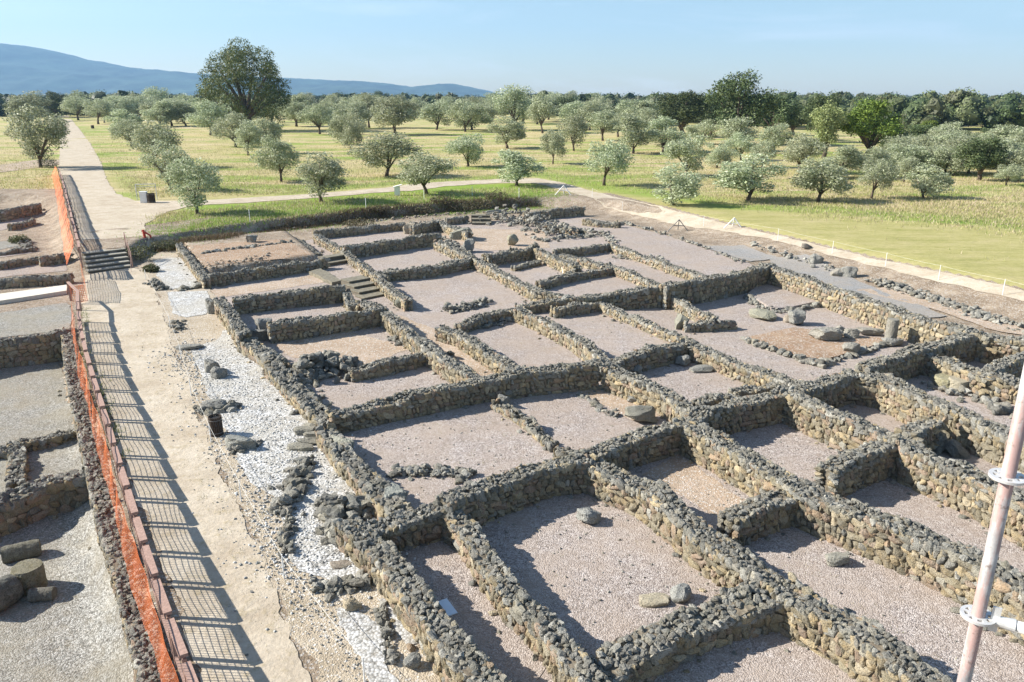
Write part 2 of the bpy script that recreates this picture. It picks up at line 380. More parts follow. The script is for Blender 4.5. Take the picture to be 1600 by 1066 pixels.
sheet('stony_verge', gl([(232, 432), (245, 460), (258, 500), (272, 545), (292, 590), (310, 640), (322, 670), (338, 720), (375, 790), (402, 850), (432, 930), (490, 1066), (520, 1110), (760, 1110),
    (700, 1010), (640, 950), (590, 910), (560, 830), (500, 680), (425, 575), (340, 470), (322, 440), (280, 385), (240, 398), (215, 415)]), M['verge'], .012, .15, .25, .6, 4)
# gravel beds
sheet('white_gravel_bed', gl([(238, 408), (262, 403), (290, 404), (321, 446), (300, 452), (262, 452), (246, 430)]), M['white'], .03, .08, .2, .5, 5)
sheet('white_gravel_bed', gl([(262, 457), (324, 455), (331, 474), (322, 492), (290, 497), (270, 490)]), M['white'], .03, .07, .2, .5, 6)
sheet('white_gravel_bed', gl([(302, 545), (340, 532), (352, 516), (378, 524), (392, 545), (425, 578), (460, 632), (505, 690), (545, 735), (575, 785), (560, 800), (548, 820), (590, 880), (580, 905),
    (520, 915), (462, 895), (446, 850), (440, 800), (425, 772), (395, 760), (372, 710), (352, 672), (335, 640), (318, 600), (306, 570)]), M['white'], .03, .08, .2, .5, 7)
sheet('white_gravel_bed', gl([(530, 955), (556, 945), (590, 985), (612, 1040), (625, 1080), (570, 1090), (556, 1030)]), M['white'], .03, .14, .15, .4, 8)
sheet('white_gravel_bed', gl([(590, 938), (602, 936), (640, 985), (652, 1004), (640, 1010), (618, 985)]), M['white'], .034, .05, .15, .4, 9)
site = [(325, 442), (345, 450), (400, 432), (505, 408), (470, 378), (560, 360), (690, 352), (760, 346), (905, 338), (960, 348), (1040, 368), (1170, 411), (1200, 428), (1350, 478), (1530, 530),
    (1750, 590), (1750, 1120), (800, 1120), (760, 1090), (676, 985), (594, 885), (556, 835), (600, 810), (612, 795), (545, 725), (508, 655), (430, 580), (385, 535), (350, 485)]
sheet('gravel_floor', gl(site), M['pink'], .016, .05, .4, 1.0, 10)
for k, (L, m, dz) in enumerate([
    ([(326, 455), (380, 448), (505, 428), (520, 440), (480, 446), (365, 462), (345, 466)], 'ochre', .026),
    ([(640, 369), (735, 358), (850, 360), (860, 388), (760, 392), (700, 378)], 'ochre', .026),
    ([(1000, 742), (1060, 712), (1180, 790), (1150, 822), (1100, 800)], 'ochre', .026),
    ([(900, 612), (960, 600), (1060, 640), (990, 662)], 'ochre', .026),
    ([(430, 540), (540, 518), (650, 545), (560, 572), (450, 560)], 'ochre', .026),
    ([(640, 500), (700, 520), (780, 590), (755, 592), (680, 545), (610, 488)], 'ochre', .026),
    ([(640, 840), (670, 830), (760, 935), (850, 1040), (820, 1090), (760, 1050), (690, 950)], 'pink', .027),
    ([(1205, 404), (1260, 398), (1340, 440), (1480, 495), (1450, 498), (1330, 458), (1205, 418)], 'slate', .05),
    ([(1120, 385), (1160, 384), (1216, 404), (1172, 410), (1090, 385)], 'slate', .05),
    ([(1340, 455), (1380, 450), (1560, 500), (1640, 530), (1560, 520), (1460, 485)], 'ochre', .05)]):
    sheet({'ochre': 'soil_patch', 'pink': 'gravel_floor', 'slate': 'grey_gravel_bed'}[m], gl(L) if k not in (7, 8, 9) else T2(L), M[m], dz, .1, .25, .6, 20+k)
# west (left) rooms
sheet('gravel_floor', gl([(-500, 600), (60, 570), (92, 566), (118, 640), (140, 720), (160, 800), (185, 870), (215, 990), (240, 1120), (-500, 1120)], PITZ), M['grey'], .02, .05, .3, .8, 31)
sheet('gravel_floor', gl([(-120, 500), (0, 490), (110, 472), (118, 500), (104, 516), (0, 528), (-120, 540)]), M['grey'], .02, .12, .3, .8, 32)
sheet('gravel_floor', gl([(-100, 448), (20, 432), (104, 424), (104, 412), (60, 408), (0, 412), (-100, 420)]), M['pink'], .02, .07, .3, .8, 33)
sheet('gravel_floor', gl([(-100, 406), (0, 403), (50, 396), (46, 392), (0, 396), (-100, 400)]), M['pink'], .02, .07, .3, .8, 34)
sheet('gravel_floor', gl([(-100, 392), (0, 391), (30, 384), (22, 375), (0, 378), (-100, 380)]), M['grey'], .02, .07, .3, .8, 35)
sheet('gravel_floor', gl([(-100, 365), (0, 361), (40, 349), (34, 338), (0, 342), (-100, 346)]), M['pink'], .02, .07, .3, .8, 36)
sheet('soil_patch', [tuple(p) for p in T2([(292, 386), (322, 426), (490, 403), (446, 374)])], M['brown'], .03, .06, .25, .5, 37)

# ------------------------------------------------------------------ stones
def stone_templates(k, p, amp, n=14, seed=3):
    r = np.random.default_rng(seed); g = np.linspace(-1, 1, k+1); idx = {}; V = []; Fc = []
    def vid(a):
        key = tuple(np.round(a, 4))
        if key not in idx: idx[key] = len(V); V.append(a)
        return idx[key]
    for ax in range(3):
        for s in (-1, 1):
            for i in range(k):
                for j in range(k):
                    q = []
                    for (u, w) in ((i, j), (i+1, j), (i+1, j+1), (i, j+1)):
                        a = [0, 0, 0]; a[ax] = s; a[(ax+1) % 3] = g[u]; a[(ax+2) % 3] = g[w]; q.append(vid(a))
                    Fc.append(q if s > 0 else q[::-1])
    V = np.array(V, float); V = V/((np.abs(V)**p).sum(1)**(1/p))[:, None]
    out = []
    for t in range(n):
        W_ = V.copy()
        for _ in range(9):                              # chipped planes
            nrm = r.normal(size=3); nrm /= np.linalg.norm(nrm); c = r.uniform(.62, 1.0)
            dd = W_@nrm; W_ -= np.outer(np.clip(dd-c, 0, None), nrm)*.95
        W_ *= 1+r.normal(0, amp, len(W_))[:, None]
        W_ += .09*np.sin(W_[:, [1, 2, 0]]*r.uniform(1.5, 3, 3)+r.uniform(0, 6, 3))+.05*np.sin(W_[:, [2, 0, 1]]*r.uniform(4, 7, 3)+r.uniform(0, 6, 3))
        out.append(W_)
    return np.array(out), np.array(Fc)
TN = stone_templates(4, 7, .04); TF_ = stone_templates(2, 7, .07); TR = stone_templates(4, 5, .07); TRF = stone_templates(3, 4, .07); TB = stone_templates(12, 4.2, .022); TBN = stone_templates(7, 4, .03); TBR = stone_templates(12, 2.7, .03, 8, 21)
def stones(cen, half, rot, col, T, tilt=.1):
    n = len(cen); tv, tf = T; k = tv.shape[1]; pick = R.integers(0, len(tv), n)
    V = tv[pick]*half[:, None, :]
    a = R.normal(0, tilt, n); b = R.normal(0, tilt, n)
    ca, sa = np.cos(a)[:, None], np.sin(a)[:, None]; y = V[..., 1]*ca-V[..., 2]*sa; z = V[..., 1]*sa+V[..., 2]*ca
    cb, sb = np.cos(b)[:, None], np.sin(b)[:, None]; x = V[..., 0]*cb+z*sb; z = -V[..., 0]*sb+z*cb
    cr, sr = np.cos(rot)[:, None], np.sin(rot)[:, None]
    V = np.stack([x*cr-y*sr, x*sr+y*cr, z], -1)+cen[:, None, :]
    Fc = (tf[None]+(np.arange(n)*k)[:, None, None]).reshape(-1, 4)
    return V.reshape(-1, 3), Fc, np.repeat(col, k, 0)
def merge(parts):
    V = []; Fc = []; C = []; b = 0
    for v, f, c in parts: V.append(v); Fc.append(f+b); C.append(c); b += len(v)
    return np.concatenate(V), np.concatenate(Fc), np.concatenate(C)
FACE = np.array([(.42, .32, .18), (.46, .36, .21), (.36, .28, .16), (.37, .26, .165), (.32, .27, .18), (.50, .41, .27), (.27, .225, .15), (.38, .27, .19), (.24, .20, .13)])
CAP = np.array([(.21, .20, .175), (.27, .26, .23), (.16, .155, .14), (.34, .325, .285), (.235, .215, .18), (.29, .265, .21)])
def pal(p, n, v=.16): return .9*p[R.integers(0, len(p), n)]*(1+R.normal(0, v, (n, 1))).clip(.6, 1.4)

NWALL = 0
def wall(label, L, h, t=.55, z0=0.0, grey=.25, size=1.0, rough=1.0, group=None, cap=None):
    """rubble wall; L = picture points of the cap's centre line"""
    global NWALL; NWALL += 1; t *= .82; h *= .95; L = [(p[0], p[1], p[2]*.95) if len(p) > 2 and z0 == 0 else p for p in L]
    P = [np.array(gp(p[0], p[1], z0+(p[2] if len(p) > 2 else h))) for p in L]; hs = [p[2] if len(p) > 2 else h for p in L]
    org = P[0].copy(); dist = np.mean([np.hypot(*p) for p in P])
    s = size*(.10 if dist < 30 else .105 if dist < 50 else .13)     # half length of a stone
    T_face, T_cap = (TN, TR) if dist < 33 else (TF_, TRF)
    core = MB(); FP = []; CPp = []
    for i in range(len(P)-1):
        a, b = P[i]-org, P[i+1]-org; d_ = b-a; Ls = np.hypot(*d_); 
        if Ls < .05: continue
        u = d_/Ls; nrm = np.array([-u[1], u[0]]); ang = math.atan2(u[1], u[0]); h0, h1 = hs[i], hs[i+1]
        # core
        e0 = t*.35 if i == 0 else .1; e1 = t*.35 if i == len(P)-2 else .1
        A = a-u*e0*.6; B = b+u*e1*.6; w = t/2-.045
        nk = max(2, int(Ls/.35)); ring_ = []
        for j in range(nk+1):
            q = A+(B-A)*j/nk; hh = h0+(h1-h0)*j/nk; uu = (fbm(np.array([(q[0]+org[0])*1.3]), np.array([(q[1]+org[1])*1.3]), 3)[0]-.45)*.36*rough
            top = max(.05, hh-.055+uu-R.uniform(0, .01)); ring_ += [(*(q-nrm*w), -.25), (*(q+nrm*w), -.25), (*(q+nrm*w), top), (*(q-nrm*w), top)]
        core.add(ring_, [(j*4+m, j*4+4+m, j*4+4+(m+1) % 4, j*4+(m+1) % 4) for j in range(nk) for m in range(4)]+[(0, 1, 2, 3), (nk*4+3, nk*4+2, nk*4+1, nk*4)])
        # face stones in courses on both sides
        for sg in (-1, 1):
            z = -.04
            while z < max(h0, h1)+.07:
                rh = s*R.uniform(.5, 1.15); q = -e0
                lst = []
                while q < Ls+e1:
                    l = s*float(np.clip(R.lognormal(-.05, .42), .4, 2.3)); lst.append((q+l, l)); q += 2*l*1.0
                lst = np.array(lst); m = len(lst); c = lst[:, 0]
                hh = h0+(h1-h0)*np.clip(c/Ls, 0, 1)
                xy = a+np.outer(c, u)+nrm*sg*(t/2-.035)+np.outer(R.normal(0, .010, m), nrm)
                cen = np.column_stack([xy, z+rh+R.normal(0, .012, m)])
                uf = (fbm((xy[:, 0]+org[0])*1.3, (xy[:, 1]+org[1])*1.3, 3)-.45)*.36*rough
                cen[:, 2] = np.minimum(cen[:, 2], hh-.03-rh*.75+uf)
                half = np.column_stack([lst[:, 1]*1.04, np.full(m, .07)*R.uniform(.8, 1.2, m), rh*R.uniform(.95, 1.25, m)])
                fr = (z+rh)/max(h, .1); g = np.clip(grey-.12+.78*(fr-.72)*2, 0.06, .94); mk = R.random(m) < g
                col = np.where(mk[:, None], pal(CAP, m)*1.25, pal(FACE, m))
                FP.append(stones(cen, half, np.full(m, ang)+R.normal(0, .05, m), col, T_face, .09)); z += 2*rh*.93
        # end faces
        for end, on, eh in ((a, i == 0, h0), (b, i == len(P)-2, h1)):
            if not on: continue
            sgn = -1 if end is a else 1; z = .0
            while z < eh-.05:
                m = max(2, int(t/(2*s*.9))); c = np.linspace(-t/2+s*.7, t/2-s*.7, m)
                xy = end+u*sgn*(t*.35-.03)+np.outer(c, nrm); rh = s*R.uniform(.6, 1.)
                cen = np.column_stack([xy, np.full(m, z+rh)]); half = np.column_stack([np.full(m, .07), np.full(m, t/m*.52), np.full(m, rh*1.1)])
                FP.append(stones(cen, half, np.full(m, ang), np.where((R.random(m) < grey+.3)[:, None], pal(CAP, m)*1.2, pal(FACE, m)), T_face, .08)); z += 2*rh*.95
        # cap: rough grey stones bedded on the top
        s_f = s; s = s*.78; rows = max(2, int(round(t/(s*1.75)))); lst = []
        for r_ in range(rows):
            q = -e0+R.uniform(0, s)
            off = (r_+.5)/rows*t-t/2
            while q < Ls+e1:
                l = s*float(np.clip(R.lognormal(-.2, .38), .4, 1.9)); lst.append((q+l, off+R.normal(0, .03), l, 0)); q += 2*l*.84
        for _ in range(int(Ls*t*44)): lst.append((R.uniform(-e0, Ls+e1), R.uniform(-.5, .5)*t, s*R.uniform(.3, .6), 1))
        lst = np.array(lst); m = len(lst); c = lst[:, 0]; hh = h0+(h1-h0)*np.clip(c/Ls, 0, 1)
        xy = a+np.outer(c, u)+np.outer(lst[:, 1], nrm)
        und = (fbm((xy[:, 0]+org[0])*1.3, (xy[:, 1]+org[1])*1.3, 3)-.45)*.36*rough
        cen = np.column_stack([xy, hh-.045+und+R.normal(0, .02*rough, m)+.03*lst[:, 3]])
        half = np.column_stack([lst[:, 2]*1.0, np.minimum((t/rows/2)*R.uniform(.9, 1.5, m), lst[:, 2]*1.3), np.minimum(s*R.uniform(.4, .75, m)*np.where(R.random(m) < .08, 1.5, 1), lst[:, 2]*1.1)])
        CPp.append(stones(cen, half, np.full(m, ang)+R.normal(0, .45, m), pal(CAP if cap is None else cap, m, .2), T_cap, .28*rough)); s = s_f
    FL = []
    for i in range(len(P)-1):
        a, b = P[i]-org, P[i+1]-org; Ls = np.hypot(*(b-a)); u = (b-a)/max(Ls, .01); nrm = np.array([-u[1], u[0]]); m = int(Ls*2.6)
        if m < 1: continue
        sg = np.where(R.random(m) < .5, -1, 1); xy = a+np.outer(R.uniform(0, Ls, m), u)+np.outer(sg*(t/2+.03+np.abs(R.normal(0, .14, m))), nrm); sz = R.uniform(.025, .085, m)*R.uniform(.5, 1.3, m)
        FL.append(stones(np.column_stack([xy, sz*.4]), np.column_stack([sz*1.2, sz, sz*.7]), R.uniform(0, 6, m), np.where((R.random(m) < .6)[:, None], pal(CAP, m), pal(FACE, m)), TRF, .3))
    o = thing('stone_wall', label, 'stone wall', (org[0], org[1], z0), group)
    if FL: v, f, c = merge(FL); q = link('fallen_stones', mesh('fallen_stones', v, f, M['stone'], c, False), o); q['kind'] = 'stuff'
    v, f, c = merge(FP); core_v = np.array(core.v); cf = np.array(core.f)
    mo = core.build('core', M['mortar'], o)
    link('masonry', mesh('masonry', v, f, M['stone'], c, False), o)
    v, f, c = merge(CPp); link('cap_stones', mesh('cap_stones', v, f, M['stone'], c, False), o)
    return o
def rubble(name, label, cat, pts, n, s=(.1, .25), spread=.4, pile=.15, z0=None, pal_=CAP, flat=.7, kind=None):
    """stones strewn along a line (picture points)"""
    P = [G(*p) if z0 is None else Vector((*gp(p[0], p[1], z0), z0)) for p in pts]; org = P[0].copy()
    near = org.y < 33; cen = []; 
    Ls = [0]
    for i in range(len(P)-1): Ls.append(Ls[-1]+(P[i+1]-P[i]).length)
    for k in range(n):
        q = R.uniform(0, Ls[-1]) if Ls[-1] > 0 else 0; i = max(0, min(len(P)-2, int(np.searchsorted(Ls, q))-1)) if len(P) > 1 else 0
        p = P[i].lerp(P[i+1], (q-Ls[i])/max(1e-6, Ls[i+1]-Ls[i])) if len(P) > 1 else P[0]
        ox, oy = R.normal(0, spread*.5, 2); rr = math.hypot(ox, oy)/max(spread, .01)
        cen.append((p.x+ox-org.x, p.y+oy-org.y, p.z-org.z+max(0, pile*(1-rr)*R.uniform(0, 1)*1.6)))
    cen = np.array(cen); sz = s[0]+(s[1]-s[0])*R.random(n)**1.8
    half = np.column_stack([sz*R.uniform(.8, 1.3, n), sz*R.uniform(.7, 1.1, n), sz*flat*R.uniform(.7, 1.1, n)])*.62
    cen[:, 2] += half[:, 2]*.55
    if n <= 30:                                          # few enough to count: every stone its own object
        rt = R.uniform(0, 6.3, n); cc = pal(pal_*1.3, n, .25)
        for i in range(n):
            v, f, c = stones(np.zeros((1, 3)), half[i:i+1], rt[i:i+1], cc[i:i+1], TBN, .3)
            tag(link('rubble_stone', mesh('rubble_stone', v, f, M['stone'], c, False), None, org+Vector(cen[i])), 'one of the '+label, 'loose stone', label)
        return
    v, f, c = stones(cen, half, R.uniform(0, 6.3, n), pal(pal_*1.2, n, .2), TR if near else TRF, .3); kind = 'stuff'
    o = link(name, mesh(name, v, f, M['stone'], c, False), None, org); return tag(o, label, cat, None, kind)
def boulder(name, label, cat, px, py, dim, rz=0, col=(.24, .235, .215), T=None, z0=None, tilt=.05, group=None, lift=.42):
    p = G(px, py) if z0 is None else Vector((*gp(px, py, z0), z0)); d_ = np.array([dim])/2
    v, f, c = stones(np.array([[0, 0, dim[2]*lift]]), d_, np.array([rz]), np.array([col])*1.1, T or TB, tilt)
    return tag(link(name, mesh(name, v, f, M['stone'], c, False), None, p), label, cat, group)
def drum(name, label, px, py, r, L, lying=False, rz=0, col=(.27, .25, .21), z0=None, group=None, tilt=0):
    p = G(px, py) if z0 is None else Vector((*gp(px, py, z0), z0)); n = 28; m = 9; V = []
    for i in range(m+1):
        for k in range(n):
            a = 2*math.pi*k/n; t = i/m; e = 1-.06*(abs(t-.5)*2)**8
            rr = r*e*(1+.035*math.sin(3*a+1)+R.normal(0, .02)); V.append((rr*math.cos(a), rr*math.sin(a), t*L))
    V.append((0, 0, -.0)); V.append((0, 0, L+.01)); Fc = []
    for i in range(m):
        for k in range(n): Fc.append((i*n+k, i*n+(k+1) % n, (i+1)*n+(k+1) % n, (i+1)*n+k))
    for k in range(n): Fc.append(((k+1) % n, k, len(V)-2)); Fc.append((m*n+k, m*n+(k+1) % n, len(V)-1))
    V = np.array(V)
    if lying: V = V[:, [2, 1, 0]]*[1, -1, 1]; V[:, 0] -= L/2; V[:, 2] += r*.92; V[:, 2] += V[:, 0]*tilt
    c, s_ = math.cos(rz), math.sin(rz); V = np.column_stack([V[:, 0]*c-V[:, 1]*s_, V[:, 0]*s_+V[:, 1]*c, V[:, 2]])
    o = link(name, mesh(name, V, Fc, M['stone'], np.tile(col, (len(V), 1)), False), None, p)
    return tag(o, label, 'column piece', group)

# ---- walls of the main ruin
wall('low west wall of the raised brown soil room beside the upper white gravel', [(280, 382), (300, 407), (321, 434)], .6, .5, grey=.3)
wall('shaded front wall of the raised brown soil room, ending at the two small steps', [(321, 431), (400, 421), (460, 412), (505, 405)], .65, .5)
wall('wall with two corners round the long narrow room below the brown soil room, its north side', [(369, 464), (450, 455), (532, 447)], .9, .55)
wall('short lit west wall of the long narrow room, beside the lower small white gravel patch', [(343, 467), (362, 492), (381, 520)], .85, .6, size=1.2)
wall('tall shaded wall between the narrow room and the brown floored room with the rubble heap', [(425, 505), (500, 495), (594, 481)], .9, .55)
wall('short wall stub rising at the foot of the stone steps in the middle of the ruin', [(541, 455), (551, 478)], .6, .5)
wall('thick west wall of big blocks beside the brown floored room with the rubble heap', [(383, 532, .5), (410, 548, .5), (436, 568, .45)], .5, .75, size=1.6)
wall('low west wall running along the main white gravel bed to the stepping stones', [(427, 570), (460, 605), (485, 628), (512, 652)], .5, .75, size=1.35)
wall('low cross wall between the rubble heap and the narrow corridor', [(553, 576), (600, 567), (664, 552)], .5, .5)
wall('long lit wall on the west side of the narrow sloping corridor', [(566, 472), (591, 480), (632, 510), (670, 542), (710, 568), (754, 595)], .75, .55)
wall('long shaded cross wall in the middle of the ruin, just above the largest gravel room', [(522, 645, .7), (590, 630, .7), (658, 615, .75), (748, 593, .85), (832, 578, .95), (925, 568, 1.0)], .9, .62)
wall('straight lit wall on the east side of the narrow sloping corridor', [(690, 511), (718, 519), (760, 546), (799, 570), (828, 578)], .65, .55)
wall('low shaded wall behind the small debris heap in the middle room', [(718, 505), (760, 492), (812, 480)], .5, .5)
wall('long lit wall between the two middle gravel rooms, left of centre', [(812, 484), (844, 496), (898, 525), (930, 548), (956, 568)], .65, .55)
wall('thick lit wall with a smooth slab on its top between the middle rooms and the boulder room', [(956, 577), (995, 592), (1040, 608), (1080, 640)], .85, .65)
wall('longest lit wall in the right foreground, running from the centre of the ruin behind the scaffold pole', [(1072, 658), (1141, 693), (1200, 728), (1256, 763), (1358, 803), (1442, 836), (1532, 878), (1620, 930), (1720, 990)], 1.0, .75)
wall('shaded cross wall above the two middle gravel rooms', [(812, 476, .5), (860, 470, .55), (914, 461, .8), (980, 454, 1.), (1038, 447, 1.1)], .9, .6)
wall('tall dark wall at the corner where the ruin meets the grey gravel strip', [(1040, 446), (1100, 436), (1161, 424), (1196, 415)], 1.25, .65)
wall('low wall with a round boulder on it at the top of a middle gravel room', [(868, 481), (905, 476), (935, 471)], .5, .55)
wall('thin lit wall between the gravel room and the little room with a square block', [(935, 472), (965, 484), (993, 495), (1030, 511), (1066, 527)], .45, .45)
wall('thin lit wall on the east side of the little room with a square block', [(1049, 463), (1080, 479), (1116, 497)], .6, .4)
wall('short low cross wall with a square block at its left end', [(1074, 506), (1105, 505), (1137, 502)], .4, .4)
wall('shaded cross wall behind the room with three round boulders', [(940, 566), (975, 558), (1020, 546), (1075, 533)], .75, .6)
wall('lit wall between the wide courtyard and the room with three round boulders', [(1077, 535), (1110, 547), (1142, 560), (1190, 577), (1222, 590), (1254, 604)], .7, .65)
wall('tall shaded cross wall in the centre right, in front of the room with three round boulders', [(1080, 654), (1110, 640), (1141, 630), (1212, 616), (1230, 606)], 1.0, .6)
wall('small curved wall at the upper right corner of the room with three round boulders', [(1150, 609), (1180, 603), (1222, 598)], .55, .5)
wall('low broken wall closing the bottom of the room with three round boulders', [(1090, 628), (1115, 622), (1147, 618)], .5, .5)
wall('tall shaded wall above the reddish soil room in the centre foreground', [(925, 707), (960, 690), (995, 678), (1060, 661)], .95, .6)
wall('long lit wall on the east side of the largest foreground room', [(908, 715), (960, 738), (1018, 762), (1098, 829), (1200, 898), (1256, 935), (1335, 975), (1445, 1058), (1500, 1100)], .85, .72)
wall('shaded wall across the top of the largest foreground room', [(700, 784), (740, 764), (796, 744), (857, 722), (912, 717)], .95, .62)
wall('jagged wall between the largest foreground room and the narrow room with the pale board', [(684, 793), (708, 806), (732, 826), (766, 879), (802, 924), (853, 971), (887, 1014), (925, 1062), (960, 1110)], .7, .5)
wall('wide wall of large stones across the bottom of the largest foreground room', [(930, 1056, .5), (965, 1030, .5), (1013, 1003, .55), (1084, 965, .6), (1160, 938, .65), (1235, 920, .75)], .6, .85, size=1.25)
wall('west outer wall beside the lower end of the main white gravel bed', [(511, 672, .5), (542, 715, .5), (584, 757, .55), (622, 795, .6)], .55, .7, size=1.25)
wall('west outer wall of the foreground, beside the narrow room with the pale board', [(545, 815), (594, 857), (633, 905), (676, 961), (718, 1018), (762, 1058), (800, 1100)], .75, .62)
wall('dark cross wall at the head of the narrow room with the pale board', [(574, 824), (620, 813), (682, 798)], .75, .6)
wall('thin broken line of stones dividing the largest gravel room in the centre', [(776, 627), (800, 641), (824, 656), (862, 688)], .3, .38, size=.95, rough=1.8)
wall('little stone stub between the broken stone line and the largest foreground room', [(874, 700), (905, 708)], .3, .4)
wall('short thick wall jutting into the foreground passage right of the reddish soil room', [(1148, 803), (1190, 784), (1246, 768)], .8, .7)
wall('long lit boundary wall along the far right side of the wide courtyard', [(1197, 414), (1265, 436), (1346, 464), (1434, 495), (1496, 513), (1538, 522)], 1.15, .75)
wall('continuation of the courtyard boundary wall to the right edge beside the loose stone line', [(1541, 522), (1575, 527), (1660, 541)], 1.15, .75)
wall('dark cross wall at the lower corner of the wide courtyard', [(1252, 606), (1290, 594), (1330, 582)], 1.1, .6)
wall('long dark cross wall between the wide courtyard and the right hand rooms', [(1352, 573), (1395, 558), (1434, 545), (1490, 531), (1534, 521)], 1.05, .6)
wall('tall lit wall on the left of the room with two column drums', [(1326, 582), (1380, 590), (1425, 610), (1481, 636), (1540, 658), (1620, 692)], 1.1, .65)
wall('lit wall on the right of the room with two column drums', [(1439, 549), (1481, 562), (1538, 584), (1600, 597), (1680, 618)], .85, .6)
wall('dark wall at the right edge behind the room with two column drums', [(1543, 582), (1575, 566), (1640, 543)], .9, .55)
wall('tall lit wall right of centre above the freestanding block of wall', [(1235, 612), (1270, 627), (1321, 650), (1370, 668), (1425, 697), (1480, 722), (1540, 748), (1620, 790)], 1.1, .65)
wall('short dark wall end between the tall lit wall and the room behind the scaffold pole', [(1420, 676), (1435, 665), (1454, 657)], 1.0, .65)
wall('thick blocky cross wall right of centre with a shaded front', [(1298, 731), (1330, 714), (1370, 700), (1420, 688)], .95, .65)
# ---- upper middle group
wall('lit wall running down from the square pillar beside the square gravel room', [(735, 402), (770, 418), (805, 436), (841, 456), (890, 462)], .6, .55)
wall('shaded wall across the top of the square gravel room', [(591, 424), (640, 420), (673, 417), (735, 404)], .65, .6)
wall('lit wall at the left side of the square gravel room, ending in a large block', [(592, 436), (616, 452), (636, 466)], .65, .5)
wall('shaded wall in the second row from the far bank, left of the square pillar', [(538, 386), (600, 378), (640, 371), (681, 367)], .85, .55)
wall('short lit wall with a leaning end beside the square pillar', [(686, 377), (708, 386), (732, 397)], .7, .7)
wall('wall nearest the far bank on the upper left', [(493, 362), (545, 357), (600, 351), (629, 349)], .6, .55)
wall('dark wall piece nearest the far bank, between pillar and lit wall', [(645, 354), (665, 349), (686, 345)], .8, .5)
wall('lit stony wall end running down from the far bank', [(686, 346), (705, 354), (731, 363)], .7, .6)
wall('small dark wall piece by the far stone steps', [(699, 341), (728, 338)], .6, .5)
wall('lit wall running from the far bank down to the stone steps', [(495, 368), (538, 392), (577, 421), (600, 433)], .55, .5)
wall('low wall at the upper left, between the brown soil room and the gravel passage', [(442, 368), (470, 378), (497, 396)], .35, .5)
wall('dark curved wall at the far right corner under the bank', [(822, 333), (860, 328), (908, 324)], .8, .6)
wall('short lit wall end standing out of the far rubble slope', [(852, 352), (878, 353), (903, 357)], .6, .6)
wall('low wall at the far end of the upper right gravel room', [(914, 344), (935, 347), (962, 348)], .45, .5)
wall('thick dark wall heap behind the small basin', [(762, 398), (795, 392), (834, 386)], .8, .75, rough=1.8)
wall('lit wall with a pale plastered face beside the small basin', [(838, 389), (868, 401), (900, 415)], .75, .6)
wall('small low wall forming the basin edge', [(804, 415), (840, 407)], .35, .45)
wall('low cross wall just below the small basin', [(843, 440), (875, 432), (906, 425), (960, 417)], .5, .5)
wall('low dark cross wall above the small upper right rooms', [(868, 391), (910, 388), (952, 381)], .55, .5)
wall('short lit wall behind the basin on its right', [(880, 398), (910, 405), (940, 413)], .5, .5)
wall('long low lit wall between the two upper right gravel rooms', [(955, 382), (990, 394), (1026, 406), (1060, 419), (1105, 433)], .5, .55)
wall('low lit wall left of the long upper right gravel room', [(952, 413), (985, 425), (1015, 437), (1040, 447)], .55, .5)
# ---- west rooms across the path
wall('long thick wall capped with rough grey stones beside the orange net in the left foreground', [(106, 516, 1.15), (113, 575, 1.15), (129, 640, 1.15), (149, 725, 1.15), (171, 818, 1.15), (195, 885, 1.15), (245, 1062, 1.15), (262, 1120, 1.15)], 1.15, .62, z0=PITZ)
wall('tall shaded wall at the left edge below the grey gravel terrace', [(-90, 547), (-10, 532), (45, 526), (94, 519)], 1.3, .6, z0=PITZ, size=1.4)
wall('dark wall at the left edge behind the column pieces', [(-60, 806), (0, 782), (60, 757), (138, 741)], .95, .7, z0=PITZ, size=1.6)
wall('low mossy wall meeting the long wall at the left', [(20, 696), (70, 686), (122, 672)], .3, .45, z0=PITZ)
wall('low mossy wall piece cut off by the left edge', [(-60, 706), (-10, 703), (16, 701)], .3, .4, z0=PITZ)
wall('short low wall running down between the two small left rooms', [(26, 702), (26, 725), (24, 752)], .3, .55, z0=PITZ)
wall('shaded wall beside the pale concrete walkway on the left', [(-60, 440), (20, 436), (104, 430)], .5, .45)
wall('shaded wall below the soil slope on the left, second from the walkway', [(-60, 414), (0, 411), (56, 402)], .45, .45)
wall('dark buttress of wall at the foot of the soil slope on the left', [(66, 402), (104, 398)], .6, .6)
wall('low broken wall on the left below the small shrubs', [(-60, 396), (0, 394), (48, 388)], .25, .4)
wall('short wall on the left below the long dark cut', [(16, 352), (50, 344)], .45, .45)
wall('long dark wall at the far left under the olive shadow', [(-60, 336), (0, 331), (58, 319)], .9, .6)

# ---- rubble and loose remains
rubble('rubble_heap', 'heap of big grey boulders in the corner of the brown floored room', 'rubble', [(470, 600), (500, 575), (535, 580)], 190, (.14, .44), 1.0, .5, 0)
rubble('rubble_heap', 'spilled stones at the end of the heap towards the white gravel', 'rubble', [(450, 575), (475, 610), (500, 650)], 80, (.08, .26), .6, .1, 0)
rubble('rubble_heap', 'slope of tumbled stones below the far bank beside the small steps', 'rubble', [(770, 350), (800, 342), (850, 360), (880, 372)], 420, (.12, .36), 1.9, .9, 0)
rubble('rubble_line', 'line of stones and debris across the bottom of the largest gravel room', 'rubble', [(618, 745), (660, 738), (700, 741), (736, 745)], 130, (.07, .24), .36, .14, 0)
rubble('rubble_heap', 'small heap of debris in the middle room below the low shaded wall', 'rubble', [(730, 515), (770, 508), (806, 496)], 120, (.08, .26), .55, .16, 0, CAP*.9)
rubble('rubble_line', 'low remains of grey stones on the gravel left of the centre', 'rubble', [(700, 487), (735, 482), (758, 474)], 150, (.1, .26), .4, .25, 0)
